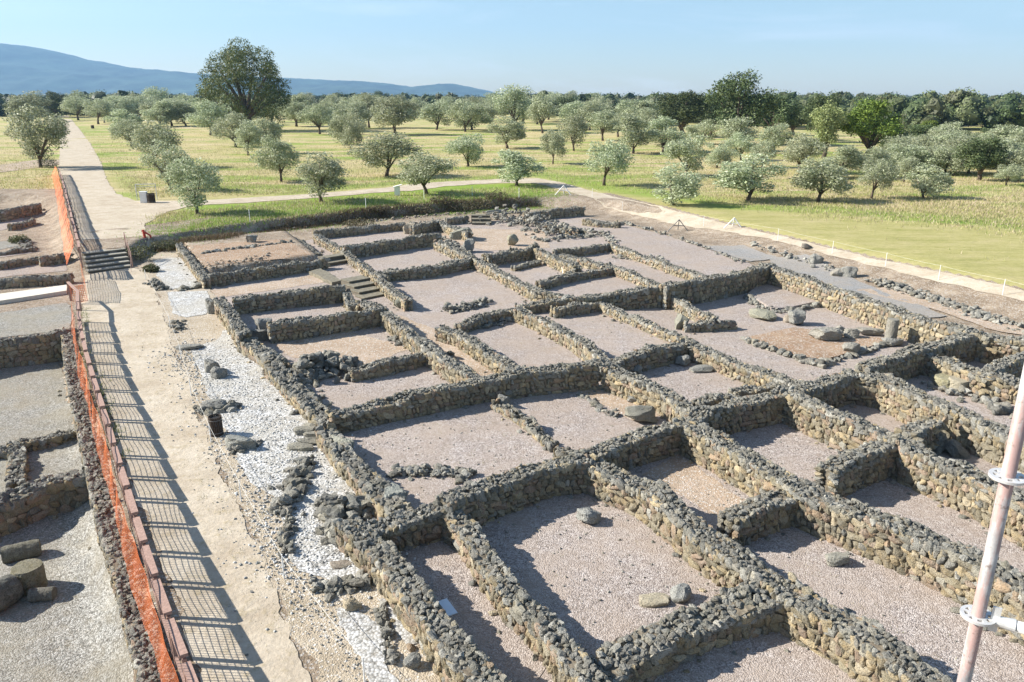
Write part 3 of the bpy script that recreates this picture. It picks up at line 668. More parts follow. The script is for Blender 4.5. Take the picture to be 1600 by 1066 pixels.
rubble('rubble_line', 'flat row of small stones crossing the gravel left of the square block', 'rubble', [(899, 615), (930, 632), (964, 654)], 46, (.1, .24), .22, .04, 0, flat=.5)
rubble('rubble_line', 'loose line of stones on the pinkish soil at the far right', 'rubble', [(1369, 440), (1434, 460), (1507, 486), (1588, 511), (1640, 525)], 380, (.08, .3), .7, .1)
rubble('rubble_line', 'stones edging the upper right gravel room', 'rubble', [(1054, 372), (1100, 387), (1161, 411)], 60, (.1, .3), .3, .06)
rubble('rubble_line', 'row of small stones along the far edge of the upper right gravel', 'rubble', [(970, 348), (1005, 357), (1042, 368)], 40, (.1, .3), .3, .1)
rubble('rubble_line', 'scattered stones between grey gravel strip and sloping soil', 'rubble', [(1175, 383), (1215, 395), (1290, 418), (1320, 430)], 70, (.1, .32), .7, .1)
rubble('rubble_line', 'ledge of stones round the raised gravel terrace in the wide courtyard', 'rubble', [(1164, 464), (1190, 483), (1218, 489), (1250, 486), (1290, 476)], 110, (.12, .34), .25, .12, 0)
rubble('rubble_line', 'inner row of stones across the brown soil room at the upper left', 'rubble', [(321, 396), (380, 388), (453, 379)], 80, (.1, .28), .3, .05)
rubble('rubble_line', 'strip of reddish rubble along the front of the brown soil room', 'rubble', [(328, 416), (400, 406), (490, 394)], 150, (.08, .26), .9, .06, None, np.array([(.33, .24, .17), (.28, .22, .16), (.22, .2, .17), (.4, .3, .22)]))
rubble('rubble_heap', 'bank of dark stones between two parts of the white gravel', 'rubble', [(480, 722), (464, 755), (450, 790), (440, 808)], 150, (.08, .30), .34, .14, 0, CAP*.85)
rubble('rubble_line', 'row of flat stones beside the lower white gravel', 'rubble', [(447, 812), (449, 840), (452, 870)], 60, (.07, .2), .2, .1, 0, CAP*.85)
rubble('rubble_heap', 'heap of large boulders at the corner of the foreground outer wall', 'rubble', [(508, 795), (540, 806), (580, 800)], 70, (.12, .42), .42, .28, 0)
rubble('rubble_heap', 'stones leaning on the foreground outer wall at the end of the white gravel', 'rubble', [(515, 826), (532, 840), (545, 850)], 60, (.10, .34), .3, .2, 0)
rubble('rubble_heap', 'low stony edge closing the lower end of the white gravel bed', 'rubble', [(490, 918), (530, 922), (575, 908)], 70, (.08, .26), .25, .12, 0, CAP*.9)
rubble('rubble_line', 'narrow ridge of stones in the trench at the bottom of the white gravel', 'rubble', [(590, 945), (603, 985), (612, 1040)], 70, (.05, .17), .12, .08, 0, CAP)
rubble('rubble_heap', 'small clump of stones beside the upper path edge near the stairs', 'rubble', [(240, 440), (252, 455)], 70, (.1, .28), .4, .15, 0, CAP*.8)
rubble('rubble_heap', 'brown clump of stones beside the second rope post', 'rubble', [(275, 505), (282, 518)], 55, (.07, .22), .3, .12, 0, CAP*.85)
rubble('rubble_line', 'stones crossing between the two small white gravel patches', 'rubble', [(268, 455), (295, 452), (324, 447)], 24, (.15, .4), .25, .06, 0, CAP*.9)
rubble('rubble_line', 'broken stone edge along the stony verge above the litter bin', 'rubble', [(318, 642), (335, 640), (370, 640)], 60, (.1, .28), .3, .12, 0, CAP*.8)
rubble('rubble_heap', 'dark stones around the flat block below the litter bin', 'rubble', [(365, 706), (385, 702), (405, 694)], 60, (.07, .2), .22, .1, 0, CAP*.8)
rubble('rubble_heap', 'low dark remains by the concrete walkway shrubs at the far left', 'rubble', [(22, 376), (40, 378), (44, 392)], 40, (.15, .4), .5, .2, 0, CAP*.8)
rubble('rubble_line', 'loose stones along the foot of the dirt bank at the top of the ruin', 'rubble', [(300, 381), (420, 363), (560, 347), (700, 336), (760, 332)], 160, (.08, .24), .5, .08, 0, np.array([(.2, .17, .14), (.28, .22, .17)]))
rubble('rubble_heap', 'stones fallen at the end of the scaffold room wall on the right', 'rubble', [(1455, 694), (1475, 700), (1490, 708)], 16, (.25, .6), .4, .1, 0)
rubble('rubble_heap', 'stones scattered by the right hand wall near the column drum room', 'rubble', [(1535, 632), (1560, 640), (1575, 650)], 14, (.2, .6), .5, .08, 0)
for pts_, n_, lb in [([(596, 428), (660, 421), (733, 409)], 150, 'rubble lying along the top wall of the square gravel room'), ([(690, 372), (715, 388), (735, 400)], 90, 'rubble around the leaning wall end beside the square pillar'),
    ([(640, 352), (690, 345), (735, 350)], 110, 'rubble between the two dark wall pieces below the bank'), ([(905, 360), (935, 364), (960, 380)], 90, 'scattered rubble at the end of the far dark curved wall'),
    ([(850, 378), (880, 372), (930, 370)], 110, 'low stony remains across the far soil floored rooms'), ([(500, 372), (560, 364), (640, 358)], 90, 'debris along the wall nearest the far bank'),
    ([(960, 405), (1010, 401), (1040, 409)], 60, 'short line of stones crossing a small upper right room'), ([(610, 530), (640, 538), (660, 545)], 60, 'reddish stones fallen at the foot of the corridor wall'),
    ([(580, 585), (640, 572), (700, 560)], 60, 'stones scattered beside the low cross wall'), ([(1400, 590), (1450, 600), (1560, 640)], 40, 'stones scattered in the room with two column drums')]:
    rubble('rubble_line', lb, 'rubble', pts_, n_, (.07, .3), .5, .14, 0)
# ---- single stones
boulder('stone_block', 'rounded dark stone standing in the brown soil room at the upper left', 'stone block', 394, 379, (.75, .7, .6), .2)
boulder('stone_block', 'large flat slab of stone at the north end of the thick west wall', 'stone block', 404, 531, (1.2, .75, .55), .3, z0=0)
boulder('stone_block', 'squared stone on the wall end beside the large flat slab', 'stone block', 415, 521, (.85, .7, .75), .5, z0=0)
boulder('stone_block', 'upright stone on the small wall end beside the lower white gravel patch', 'stone block', 334, 490, (.7, .6, .85), .2, z0=0)
boulder('stone_block', 'brown stone pair lying alone on the main white gravel, its larger half', 'boulder', 332, 581, (.6, .7, .55), .2, z0=0)
boulder('stone_block', 'grey stone lying against its brown neighbour on the main white gravel', 'boulder', 343, 590, (.5, .5, .5), .8, z0=0, col=(.2, .2, .19))
boulder('stone_block', 'dark slab lying just behind the litter bin', 'stone block', 331, 640, (.9, .5, .35), .1, z0=0)
boulder('stone_block', 'flat topped block on dark stones below the litter bin', 'stone block', 377, 700, (.95, .6, .42), .15, z0=0, col=(.3, .3, .27))
boulder('stone_block', 'flat grey stone lying by the third rope post', 'stone block', 296, 545, (1.0, .6, .22), 0, z0=0)
boulder('stone_block', 'large rectangular block standing alone on the soil right of the stone row', 'stone block', 1000, 660, (1.0, .62, .55), .25, z0=0, col=(.22, .21, .17), T=stone_templates(10, 9, .008, 4, 9), tilt=.01)
boulder('stone_block', 'small boulder beside the thick lit wall above the rectangular block', 'boulder', 992, 629, (.55, .45, .35), .5, z0=0)
boulder('stone_block', 'boulder lying alone in the largest foreground room', 'boulder', 920, 814, (.55, .5, .4), .5, z0=0, col=(.3, .3, .28))
boulder('stone_block', 'tan flat stone near the bottom of the largest foreground room', 'boulder', 1022, 942, (.62, .4, .16), .1, z0=0, col=(.44, .38, .27))
boulder('stone_block', 'grey knobbly stone beside the tan flat stone', 'boulder', 1062, 938, (.42, .4, .38), .9, z0=0, col=(.3, .3, .28))
boulder('stone_block', 'boulder lying alone in the right foreground passage', 'boulder', 1307, 880, (.5, .38, .3), .1, z0=0, col=(.28, .27, .23))
boulder('stone_block', 'square stone block at the left end of the short low cross wall', 'stone block', 1064, 514, (.62, .6, .75), .2, z0=0, col=(.24, .23, .18), T=stone_templates(10, 8, .008, 4, 12), tilt=.01)
for (x, y, s_, lb) in [(989, 584, .6, 'left of the three round boulders in a row'), (1010, 577, .5, 'middle one of the three round boulders in a row'), (1064, 570, .65, 'right one of the three round boulders, in the shade edge')]:
    boulder('boulder', lb, 'boulder', x, y, (s_, s_*.85, s_*.7), x, z0=0)
boulder('stone_block', 'flat slab lying near the three round boulders', 'stone block', 1092, 581, (1.0, .5, .22), .3, z0=0)
boulder('stone_block', 'long worn stone lying on the courtyard gravel', 'stone block', 1189, 497, (.9, 1.5, .45), .35, z0=0, col=(.28, .27, .2))
boulder('stone_block', 'round dark stone on the courtyard gravel above the brown platform', 'boulder', 1245, 507, (.85, .7, .7), 0, z0=0)
boulder('stone_block', 'small brown stone left of the round dark courtyard stone', 'boulder', 1230, 504, (.45, .4, .4), 0, z0=0, col=(.34, .28, .22))
boulder('stone_block', 'round grey boulder on the slope beside the far path', 'boulder', 1275, 412, (.75, .6, .7), 0)
boulder('stone_block', 'pale left one of two round stones by the grey gravel strip', 'boulder', 1307, 432, (.7, .6, .6), 0, col=(.33, .3, .25))
boulder('stone_block', 'dark right one of two round stones by the grey gravel strip', 'boulder', 1325, 433, (.85, .65, .65), 0)
boulder('stone_block', 'small dark rock lying nearest the far path', 'boulder', 1260, 389, (.6, .4, .4), 0, col=(.15, .13, .11))
boulder('stone_block', 'big block finishing the lit wall left of the square gravel room', 'stone block', 632, 479, (.7, 1.3, .6), -.5, z0=0, col=(.26, .26, .2))
boulder('stone_block', 'square stone pillar base in the far middle rooms', 'stone block', 802, 384, (.8, .7, .85), .1, z0=0, T=stone_templates(8, 7, .01, 4, 2), col=(.27, .25, .18), tilt=.02)
boulder('stone_block', 'broad flat boulder beside the lit wall at the middle left of the far rooms', 'stone block', 721, 374, (1.6, 1.1, .9), .1, z0=0, col=(.25, .25, .2))
boulder('stone_block', 'upright stone at the top corner of the square gravel room', 'stone block', 733, 394, (.8, .8, 1.0), .3, z0=0)
boulder('stone_block', 'square stump of wall by the far shaded wall piece', 'stone block', 641, 365, (1.0, .9, .9), .1, z0=0, col=(.36, .3, .22))
boulder('stone_block', 'tilted slab above the far stone steps', 'stone block', 773, 333, (1.9, .5, .3), .7, col=(.28, .27, .24))
boulder('stone_block', 'round boulder sitting on the low wall of a middle gravel room', 'boulder', 882, 484, (.7, .6, .8), .1, z0=0)
boulder('stone_block', 'grey stone at the top of the dividing stone line in the centre', 'boulder', 788, 636, (.42, .4, .5), .1, z0=0)
boulder('stone_block', 'large smooth slab topping the west wall where the boulders lie', 'stone block', 612, 798, (.65, .9, .7), .65, z0=0, col=(.27, .28, .25))
boulder('stone_block', 'long dressed stone curb at the start of the west outer wall', 'stone block', 529, 702, (.42, 1.9, .58), .6, z0=0, col=(.28, .28, .23))
boulder('stone_block', 'brown flat stone sunk in the lower white gravel', 'stone block', 535, 883, (.5, .35, .09), .3, z0=0, col=(.3, .25, .2))
boulder('stone_block', 'small upright boulder in the sandy trench at the bottom', 'boulder', 644, 1042, (.3, .26, .34), .3, z0=0)
boulder('stone_block', 'tan stone by the lower end of the white gravel', 'boulder', 551, 951, (.35, .28, .25), .3, z0=0, col=(.44, .36, .24))
for i, (x, y, a, b) in enumerate([(503, 684, 1.0, .0), (488, 694, .9, .2), (478, 678, .8, .1), (470, 703, .8, -.1), (492, 671, .7, 0)]):
    boulder('step_stone', ['rightmost flat stepping stone between the white gravel beds', 'lower flat stepping stone between the white gravel beds', 'upper left stepping stone between the white gravel beds', 'leftmost low stepping stone between the white gravel beds', 'topmost stepping stone between the white gravel beds'][i],
            'stepping stone', x, y, (a, .36, .24), b, z0=0, col=(.27, .25, .2))
# brown platform in the courtyard
plat = gl([(1163, 532), (1240, 517), (1396, 536), (1275, 571)])
def slab(name, label, cat, poly, z0, z1, mat, amp=.05, seed=0, kind=None):
    o = rough_outline(poly, amp, .25, seed); n = len(o); cx, cy = np.mean(np.array(o), 0)
    V = [(x-cx, y-cy, z) for z in (z0, z1) for x, y in o]
    Fc = [tuple(range(n))[::-1], tuple(range(n, 2*n))]+[(i, (i+1) % n, n+(i+1) % n, n+i) for i in range(n)]
    a = sum(o[i][0]*o[(i+1) % n][1]-o[(i+1) % n][0]*o[i][1] for i in range(n))
    if a < 0: Fc = [q[::-1] for q in Fc]
    return tag(link(name, mesh(name, V, Fc, mat), None, (cx, cy, 0)), label, cat, None, kind)
slab('soil_platform', 'low platform of brown soil edged with stones in the wide courtyard', 'platform', plat, -.1, .16, M['brown'], .04, 3)
rubble('rubble_line', 'stone kerb round the brown platform of the courtyard', 'kerb stones', [(1163, 534), (1205, 548), (1275, 573), (1330, 557), (1396, 538)], 110, (.12, .34), .12, .06, 0)
slab('gravel_terrace', 'slightly raised gravel terrace in the corner of the wide courtyard', 'terrace', gl([(1168, 464), (1190, 447), (1290, 474), (1230, 487), (1205, 487)]), -.1, .2, M['pink'], .04, 5)
for x, y, d_, lb, z in [(1289, 531, (1.7, 1.2, .85), 'largest lichen covered boulder on the brown platform', .12), (1310, 524, (.7, .6, .7), 'dark boulder behind the largest platform boulder', .12), (1329, 528, (.9, .7, .7), 'squarish boulder right of the largest platform boulder', .12),
                     (1356, 521, (1.6, .6, .4), 'long low stone at the back of the brown platform', .1), (1331, 550, (.95, .7, .6), 'boulder on the front right edge of the brown platform', .1), (1263, 568, (1.1, .55, .35), 'left one of two flat stones at the front corner of the brown platform', 0),
                     (1288, 570, (1.2, .6, .32), 'right one of two flat stones at the front corner of the brown platform', 0), (1242, 519, (1.0, .4, .25), 'low stone at the back left edge of the brown platform', 0), (1166, 532, (.7, .7, .25), 'flat stone at the left tip of the brown platform', 0)]:
    boulder('boulder', lb, 'boulder', x, y, tuple(q*.76 for q in d_), R.uniform(-.3, .3), z0=z, col=(.30, .28, .24), lift=.36, T=TBR)
drum('column_drum', 'slender column stump standing at the right corner of the brown platform', 1391, 532, .24, .95, z0=.1)
boulder('stone_block', 'square base stone beside the slender column stump', 'stone block', 1393, 539, (.8, .7, .4), .2, z0=0)
drum('column_drum', 'left mossy column drum in the right hand room', 1478, 603, .42, .35, z0=0, col=(.36, .33, .2))
drum('column_drum', 'right pale column drum in the right hand room', 1497, 609, .36, .42, z0=0, col=(.42, .37, .27))
# west column pieces
drum('column_piece', 'dark cylindrical column piece lying uppermost at the left edge', 36, 872, .22, .82, True, .5, (.15, .14, .10), PITZ)
drum('column_piece', 'upright cut column piece with a sloping top at the left edge', 49, 920, .34, .62, False, 0, (.20, .18, .11), PITZ)
drum('column_piece', 'small column piece lying in front of the upright one', 68, 937, .16, .52, True, .15, (.13, .12, .10), PITZ)
drum('column_piece', 'dark column piece cut off by the left edge of the picture', 0, 950, .34, .8, True, 1.2, (.10, .10, .085), PITZ)

# ------------------------------------------------------------------ stairs
def stairs(label, cat, A, B, C, n, z0, z1, mat, name='stone_steps', thick=None):
    """A,B bottom left/right, C = offset (ground vector) towards the top"""
    A = Vector((*A, 0)); B = Vector((*B, 0)); up = Vector((*C, 0)); o = thing(name, label, cat, (A.x, A.y, 0))
    w = (B-A); ang = math.atan2(w.y, w.x); rr = (z1-z0)/n; td = up.length/n; un = up.normalized()
    for i in range(n):
        top = z0+rr*(i+1); c = (A+B)/2+un*(td*(i+.5)+.02)-A
        mb = MB(); mb.box((c.x, c.y, top-.03), (w.length, td+.06, .06), ang); mb.build('tread', mat, o)
        mb = MB(); mb.box((c.x, c.y+.03, (top-.06+z0-.2)/2), (w.length-.02, td+.02, top-.06-z0+.2), ang); mb.build('riser', M['riser'], o)
    return o
sA, sB = gp(136, 428, 0), gp(204, 419, 0); sT = gp(128, 394, UPZ)
stairs('wide flight of five pale steps leading up the sandy path', 'stairs', sA, sB, (sT[0]-sA[0], sT[1]-sA[1]), 5, 0, UPZ, M['stepstone'])
a1, b1 = gp(566, 470), gp(600, 463)
stairs('stone steps in the middle of the ruin between two walls', 'stairs', a1, b1, (-1.6, 2.9), 4, 0, .5, M['oldstone'])
a1, b1 = gp(506, 418), gp(541, 412)
stairs('two low stone steps at the end of the brown soil room wall', 'stairs', a1, b1, (-.5, 1.2), 2, 0, .45, M['oldstone'])
a1, b1 = gp(738, 352), gp(768, 352)
stairs('little stone steps below the far bank', 'stairs', a1, b1, (-.2, 2.2), 3, 0, .6, M['oldstone'])
a1, b1 = gp(486, 436), gp(530, 446)
slab('worn_ramp', 'worn tan stone ramp beside the long narrow room', 'ramp', gl([(482, 430), (500, 424), (535, 444), (520, 447)]), -.1, .22, M['oldstone'], .07, 8)
slab('basin_floor', 'plastered floor of the small basin', 'basin', gl([(838, 400), (845, 399), (898, 424), (880, 428)]), -.1, .35, M['concrete'], .02, 9)
# concrete walkway on the left
w0 = gl([(-200, 478), (0, 459), (104, 445), (104, 454), (0, 470), (-200, 492)], .2)
slab('concrete_walkway', 'pale concrete walkway crossing to the left rooms', 'walkway', w0, -.15, .2, M['concrete'], .01, 4)

# ------------------------------------------------------------------ wooden railing with orange net
def railing(label, tops, zb, hgt_=.95):
    P = [Vector((*gp(a, b, zb+hgt_), zb)) for a, b in tops]; o = thing('wooden_railing', label, 'railing', P[0]); g0 = P[0]
    for i in range(len(P)-1):
        a = P[i]-g0; b = P[i+1]-g0; step = .045*(1 if i % 2 == 0 else -1)*0
        d_ = (b-a).normalized()
        g_ = min(.07, (b-a).length*.12)
        mb = MB(); mb.beam(a+d_*g_+Vector((0, 0, hgt_-.02)), b-d_*g_+Vector((0, 0, hgt_+.04)), .145, .065); mb.build('top_rail', M['wood'], o)
        mb = MB(); mb.beam(a+d_*g_+Vector((0, 0, .16)), b-d_*g_+Vector((0, 0, .16)), .05, .10); mb.build('lower_rail', M['wood'], o)
        for q in (a+d_*(g_+.04), b-d_*(g_+.04)): mb = MB(); mb.box((q.x, q.y, hgt_/2-.14), (.075, .075, hgt_+.2), math.atan2(d_.y, d_.x)); mb.build('post', M['wood'], o)
    return P
FP_ = [(121, 472), (122, 486), (124, 502), (126, 517), (130, 532), (134, 550), (140, 571), (146, 591), (153, 614), (161, 639), (170, 667), (178, 697), (188, 729), (199, 764), (212, 807), (226, 851), (243, 904), (264, 965), (289, 1032), (318, 1110)]
R1 = railing('red brown wooden railing along the foreground path, beside the orange net', FP_, .02)
UPF = [(90, 262), (93, 268), (95, 274), (97, 281), (99, 288), (101, 295), (103, 303), (105, 312), (107, 321), (110, 331), (112, 341), (115, 352), (118, 364), (121, 376), (124, 388)]
R2 = railing('far wooden railing along the upper path above the stairs', UPF, UPZ)
def net(label, P, off, top, zb, cell=.085, wid=.010, bottom=.05, cat='safety net', lean=.1, seed=1):
    # resample along the railing
    o0 = Vector((P[0].x, P[0].y, zb)); pts = []
    for i in range(len(P)-1):
        n = max(1, int((P[i+1]-P[i]).length/cell)); pts += [P[i].lerp(P[i+1], k/n) for k in range(n)]
    pts.append(P[-1]); n = len(pts); fr = list(np.linspace(0, .8, int((top-bottom)*.8/cell)+1))+list(np.linspace(.8, 1, 4))[1:]; nr = len(fr); V = np.zeros((n, nr, 3)); N = []
    for i, p in enumerate(pts):
        t = (pts[min(i+3, n-1)]-pts[max(i-3, 0)]); t.z = 0; t.normalize(); nn = Vector((-t.y, t.x, 0))
        if nn.x > 0: nn = -nn
        N.append(nn); s_ = i*cell
        for k in range(nr):
            f = fr[k]; w = off+lean*f+.03*math.sin(s_*.9+f*1.5)+.012*math.sin(s_*4.1-f*3)
            z = bottom+(top-bottom)*f*(1+.05*math.sin(s_*.5)*f+.02*math.sin(s_*2.1))
            q = p+nn*w-o0; V[i, k] = (q.x, q.y, z+zb-o0.z)
    verts = []; fs = []
    def strip(a, b, side):
        b0 = len(verts); verts.extend([a-side, a+side, b+side, b-side]); fs.append((b0, b0+1, b0+2, b0+3))
    up = np.array([0, 0, wid/2])
    for i in range(n):
        al = (V[min(i+1, n-1), 0]-V[max(i-1, 0), 0]); al = al/np.linalg.norm(al)*wid/2
        for k in range(nr):
            if k < nr-1: strip(V[i, k], V[i, k+1], al)
            if i < n-1: strip(V[i, k], V[i+1, k], up*(1.6 if k == nr-1 else 1))
    return tag(link('safety_net', mesh('safety_net', verts, np.array(fs), M['net']), None, o0), label, cat)
net('orange plastic safety net tied along the foreground railing', R1, .36, 1.1, .02, .08, .015, .03, lean=-.16)
net('orange plastic safety net along the far railing above the stairs', R2, .8, 1.1, UPZ, .12, .045, .03, seed=4, lean=-.55)
# net closing the walkway between the two railings, with its pinkish handrail
c0 = Vector((*gp(126, 392, UPZ+1), UPZ)); c1 = Vector((*gp(137, 452, 0), 0)); c1.z = 0
p_a = Vector((*gp(128, 398, 1.5), 0)); p_b = Vector((*gp(133, 446, .9), 0)); p_c = Vector((*gp(112, 450, .9), 0))
net('orange net hanging down beside the stairs', [p_a, p_b], .02, 1.15, .05, .09, .02, .045, seed=6)
net('orange net wrapped across the end of the concrete walkway', [p_b, p_c], .02, .85, .05, .09, .02, .045, seed=7)
ra = Vector((*gp(106, 441, 1.0), 1.0)); rb = Vector((*gp(121, 455, 1.0), 1.0)); rc = Vector((*gp(121, 472, .98), .98))
hr = thing('handrail', 'pinkish handrail corner at the end of the concrete walkway', 'handrail', (ra.x, ra.y, 0)); g0 = Vector((ra.x, ra.y, 0))
mb = MB(); mb.beam(ra-g0, rb-g0, .12, .06); mb.beam(rb-g0, rc-g0, .15, .06); mb.build('rail', M['wood'], hr)
for q in (ra, rb): mb = MB(); mb.box((q.x-g0.x, q.y-g0.y, .48), (.09, .09, .96)); mb.build('post', M['wood'], hr)
# stair handrail on the right of the steps
q0 = Vector((*sB, 0)); hr = thing('handrail', 'thin reddish handrail on the right side of the stairs', 'handrail', q0)
up_ = Vector((sT[0]-sA[0], sT[1]-sA[1], 0))
mb = MB(); mb.tube([(.15, 0, .95), (.15+up_.x, up_.y, UPZ+.95)], .018); mb.tube([(.15, 0, .5), (.15+up_.x, up_.y, UPZ+.5)], .012); mb.tube([(.15, 0, .95), (.6, -1.2, .02)], .015); mb.build('rail', M['wood'], hr)
for k in (0, .5, 1): mb = MB(); mb.tube([(.15+up_.x*k, up_.y*k, -.05), (.15+up_.x*k, up_.y*k, UPZ*k+.98)], .035); mb.build('post', M['wood'], hr)

# ------------------------------------------------------------------ rope barriers
def rope_line(label, bases, h=.62, r=.016, rope=True, names=None):
    g = 'rope barrier posts'; P = [G(*b) for b in bases]
    for i, p in enumerate(P):
        mb = MB(); mb.tube([(0, 0, -.1), (0, 0, h)], [r, r*.9], 8)
        tag(mb.build('barrier_post', M['white_paint'], None, loc=p), names[i] if names else label, 'barrier post', g)
    if rope:
        mb = MB()
        for a, b in zip(P[:-1], P[1:]):
            pts = []
            for k in range(9): t = k/8; q = a.lerp(b, t)-P[0]; q.z += h-.03-.25*t*(1-t)*.6; pts.append(q)
            mb.tube(pts, .0045, 5)
        tag(mb.build('barrier_rope', M['rope'], None, loc=P[0]), 'thin pale rope strung along '+label, 'rope')
rope_line('the posts beside the white gravel', [(228, 438), (266, 514), (283, 562), (299, 619), (330, 692), (377, 784), (444, 905), (570, 1072)], names=[
    'thin white post by the upper white gravel patch, nearest the stairs', 'thin white post beside the brown clump of stones', 'thin white post by the flat grey stone on the verge', 'thin white post on the verge above the litter bin',
    'thin white post just below the litter bin', 'thin white post left of the bank of dark stones', 'thin white post at the lower tip of the white gravel', 'thin white post at the bottom of the picture by the grey pebbles'])
rope_line('the far right path', [(925, 318), (972, 330), (1099, 354), (1215, 376), (1300, 397), (1383, 417), (1466, 438), (1566, 462), (1680, 490)], .85, .018, names=[
    'thin post by the white trestle at the path bend', 'second thin post along the far right path', 'thin post behind the white trestle on the right path', 'thin post right of the white trestle on the right path',
    'thin post above the grey boulder on the right slope', 'thin post above the loose stone line, its left end', 'thin post above the loose stone line, its middle', 'thin post above the loose stone line, nearest the right edge', 'thin post outside the right edge'])
rope_line('the green bank above the ruin', [(391, 349), (572, 328), (663, 321), (738, 316), (811, 309)], .95, .028, rope=False, names=[
    'thin post on the green bank at the upper left', 'thin post on the green bank, second from the left', 'thin post on the green bank below the round olive', 'thin post on the green bank, in the olive shadow', 'thin post on the green bank by the path bend olive'])

# ------------------------------------------------------------------ bins, boards, trestles
def bin_(label, px, py, r, h, z0=None):
    p = G(px, py); o = thing('litter_bin', label, 'litter bin', p)
    mb = MB(); mb.tube([(0, 0, .03), (0, 0, h-.04)], r*.88, 20, True); mb.build('liner', M['black'], o)
    mb = MB()
    for k in range(22):
        a = 2*math.pi*k/22; mb.box((r*math.cos(a), r*math.sin(a), h/2+.02), (.022, r*.24, h), a)
    mb.build('slats', M['dark'], o)
    mb = MB()
    for z in (.12, h-.08):
        mb.tube([(r*1.03*math.cos(t*math.pi/12), r*1.03*math.sin(t*math.pi/12), z) for t in range(25)], .012, 6)
    mb.build('hoops', M['steel'], o)
bin_('round slatted dark litter bin standing on the white gravel', 339, 680, .19, .62)
bin_('round dark litter bin beside the white board in front of the olive', 237, 317, .34, .85)
bin_('small dark litter bin beside the far path', 145, 201, .45, 1.0)
p = G(226, 317); o = thing('white_cabinet', 'white upright box beside the dark bin at the path junction', 'cabinet', p)
mb = MB(); mb.box((0, 0, .5), (.6, .4, 1.0), .1); mb.build('body', M['white_paint'], o); mb = MB(); mb.box((0, 0, 1.02), (.66, .46, .04), .1); mb.build('lid', M['white_paint'], o)
p = G(231, 312); o = thing('metal_frame', 'thin pale metal frame standing behind the white box', 'frame', p)
mb = MB(); mb.tube([(-1.0, 0, 0), (-1.0, 0, 1.45)], .04); mb.build('post', M['galv'], o); mb = MB(); mb.tube([(.9, 0, 0), (.9, 0, 1.5)], .04); mb.build('post', M['galv'], o)
mb = MB(); mb.tube([(-1.0, 0, 1.43), (.9, 0, 1.47)], .03); mb.tube([(-1.0, 0, 1.2), (.9, 0, 1.22)], .02); mb.build('crossbar', M['galv'], o)
p = G(621, 306); o = thing('information_lectern', 'white information lectern beside the grassy path', 'lectern', p)
mb = MB(); mb.box((0, 0, .45), (.55, .3, .95), .1); mb.build('stand', M['white_paint'], o); mb = MB(); mb.box((.05, 0, .98), (.85, .6, .06), .1, .25); mb.build('panel', M['white_paint'], o)
def trestle(label, px, py, s, mat, dark=False):
    p = G(px, py); o = thing('trestle', label, 'trestle', p)
    for a, b in (((-.8*s, 0, 0), (.1, 0, s)), ((.9*s, -.2*s, 0), (.1, 0, s)), ((.2*s, .7*s, 0), (.1, 0, s))):
        mb = MB(); mb.tube([a, b], .045 if not dark else .035); mb.build('leg', mat, o)
    mb = MB(); mb.tube([(-.35*s, 0, .5*s), (.5*s, -.1*s, .5*s)], .03); mb.build('crossbar', mat, o)
trestle('white wooden trestle where the grassy path bends', 879, 305, .95, M['white_paint'])
trestle('white wooden trestle beside the right hand path', 1144, 357, .8, M['white_paint'])
trestle('dark metal tripod on the soil left of the right hand path', 1058, 362, .95, M['steel'], True)
p = G(231, 387); o = thing('red_valve', 'small red pipe fitting on the ground right of the stairs', 'pipe fitting', p)
mb = MB(); mb.tube([(-.1, 0, 0), (-.15, 0, .55)], .09, 10); mb.build('body', M['redp'], o); mb = MB(); mb.tube([(-.25, 0, .5), (.3, 0, .15)], .06, 10); mb.tube([(.3, 0, .15), (.3, 0, 0)], .06, 10); mb.build('pipe', M['redp'], o)
# pale board lying in the narrow room
bq = [gp(380+a/3.5525, 766+b/3.5525, .03) for a, b in ((1062, 630), (1130, 605), (1190, 685), (1115, 710))]
mb = MB(); c = np.mean(bq, 0); mb.add([(x-c[0], y-c[1], z) for z in (.03, .055) for x, y in bq], [(3, 2, 1, 0), (4, 5, 6, 7), (0, 1, 5, 4), (1, 2, 6, 5), (2, 3, 7, 6), (3, 0, 4, 7)])
tag(mb.build('board', m_plain('pale_blue_board', (.62, .72, .80), .5, .05), None, loc=(c[0], c[1], 0)), 'pale bluish board lying flat in the narrow foreground room', 'board')

# ------------------------------------------------------------------ scaffold at the lookout
def zpix(py, y): return height_at(py, y)
SX, SY = 1.19*1.55, 1.66*1.55
sc_ = thing('scaffold', 'blotchy pinkish white scaffold pole with two rosettes at the right edge', 'scaffold', (SX, SY, 0))
mb = MB(); mb.tube([(0, 0, 0), (0, 0, 13)], .0245, 32); mb.build('standard', M['tube'], sc_, True)
def ring(z):
    mb = MB(); n = 64; ro, rm, ri, hh = .063, .049, .025, .005
    for k in range(n):
        a0, a1 = 2*math.pi*k/n, 2*math.pi*(k+1)/n
        def q(r0, r1):
            vs = [(r*math.cos(a), r*math.sin(a), z+s_*hh) for s_ in (-1, 1) for r, a in ((r0, a0), (r1, a0), (r1, a1), (r0, a1))]
            mb.add(vs, [(3, 2, 1, 0), (4, 5, 6, 7), (0, 1, 5, 4), (1, 2, 6, 5), (2, 3, 7, 6), (3, 0, 4, 7)])
        q(rm, ro); q(ri, .034)
        if k % 8 in (0, 1, 7) or k % 16 == 2: q(.034, rm)
    return mb.build('rosette', M['galv'], sc_)
zr1, zr2 = zpix(745, SY), zpix(962, SY)
ring(zr1); ring(zr2)
led = Vector((.86, -.50, 0)).normalized()
mb = MB(); mb.tube([led*.115+Vector((0, 0, zr2)), led*2.2+Vector((0, 0, zr2))], .0225, 24); lg = mb.build('ledger', M['galv'], sc_, True)
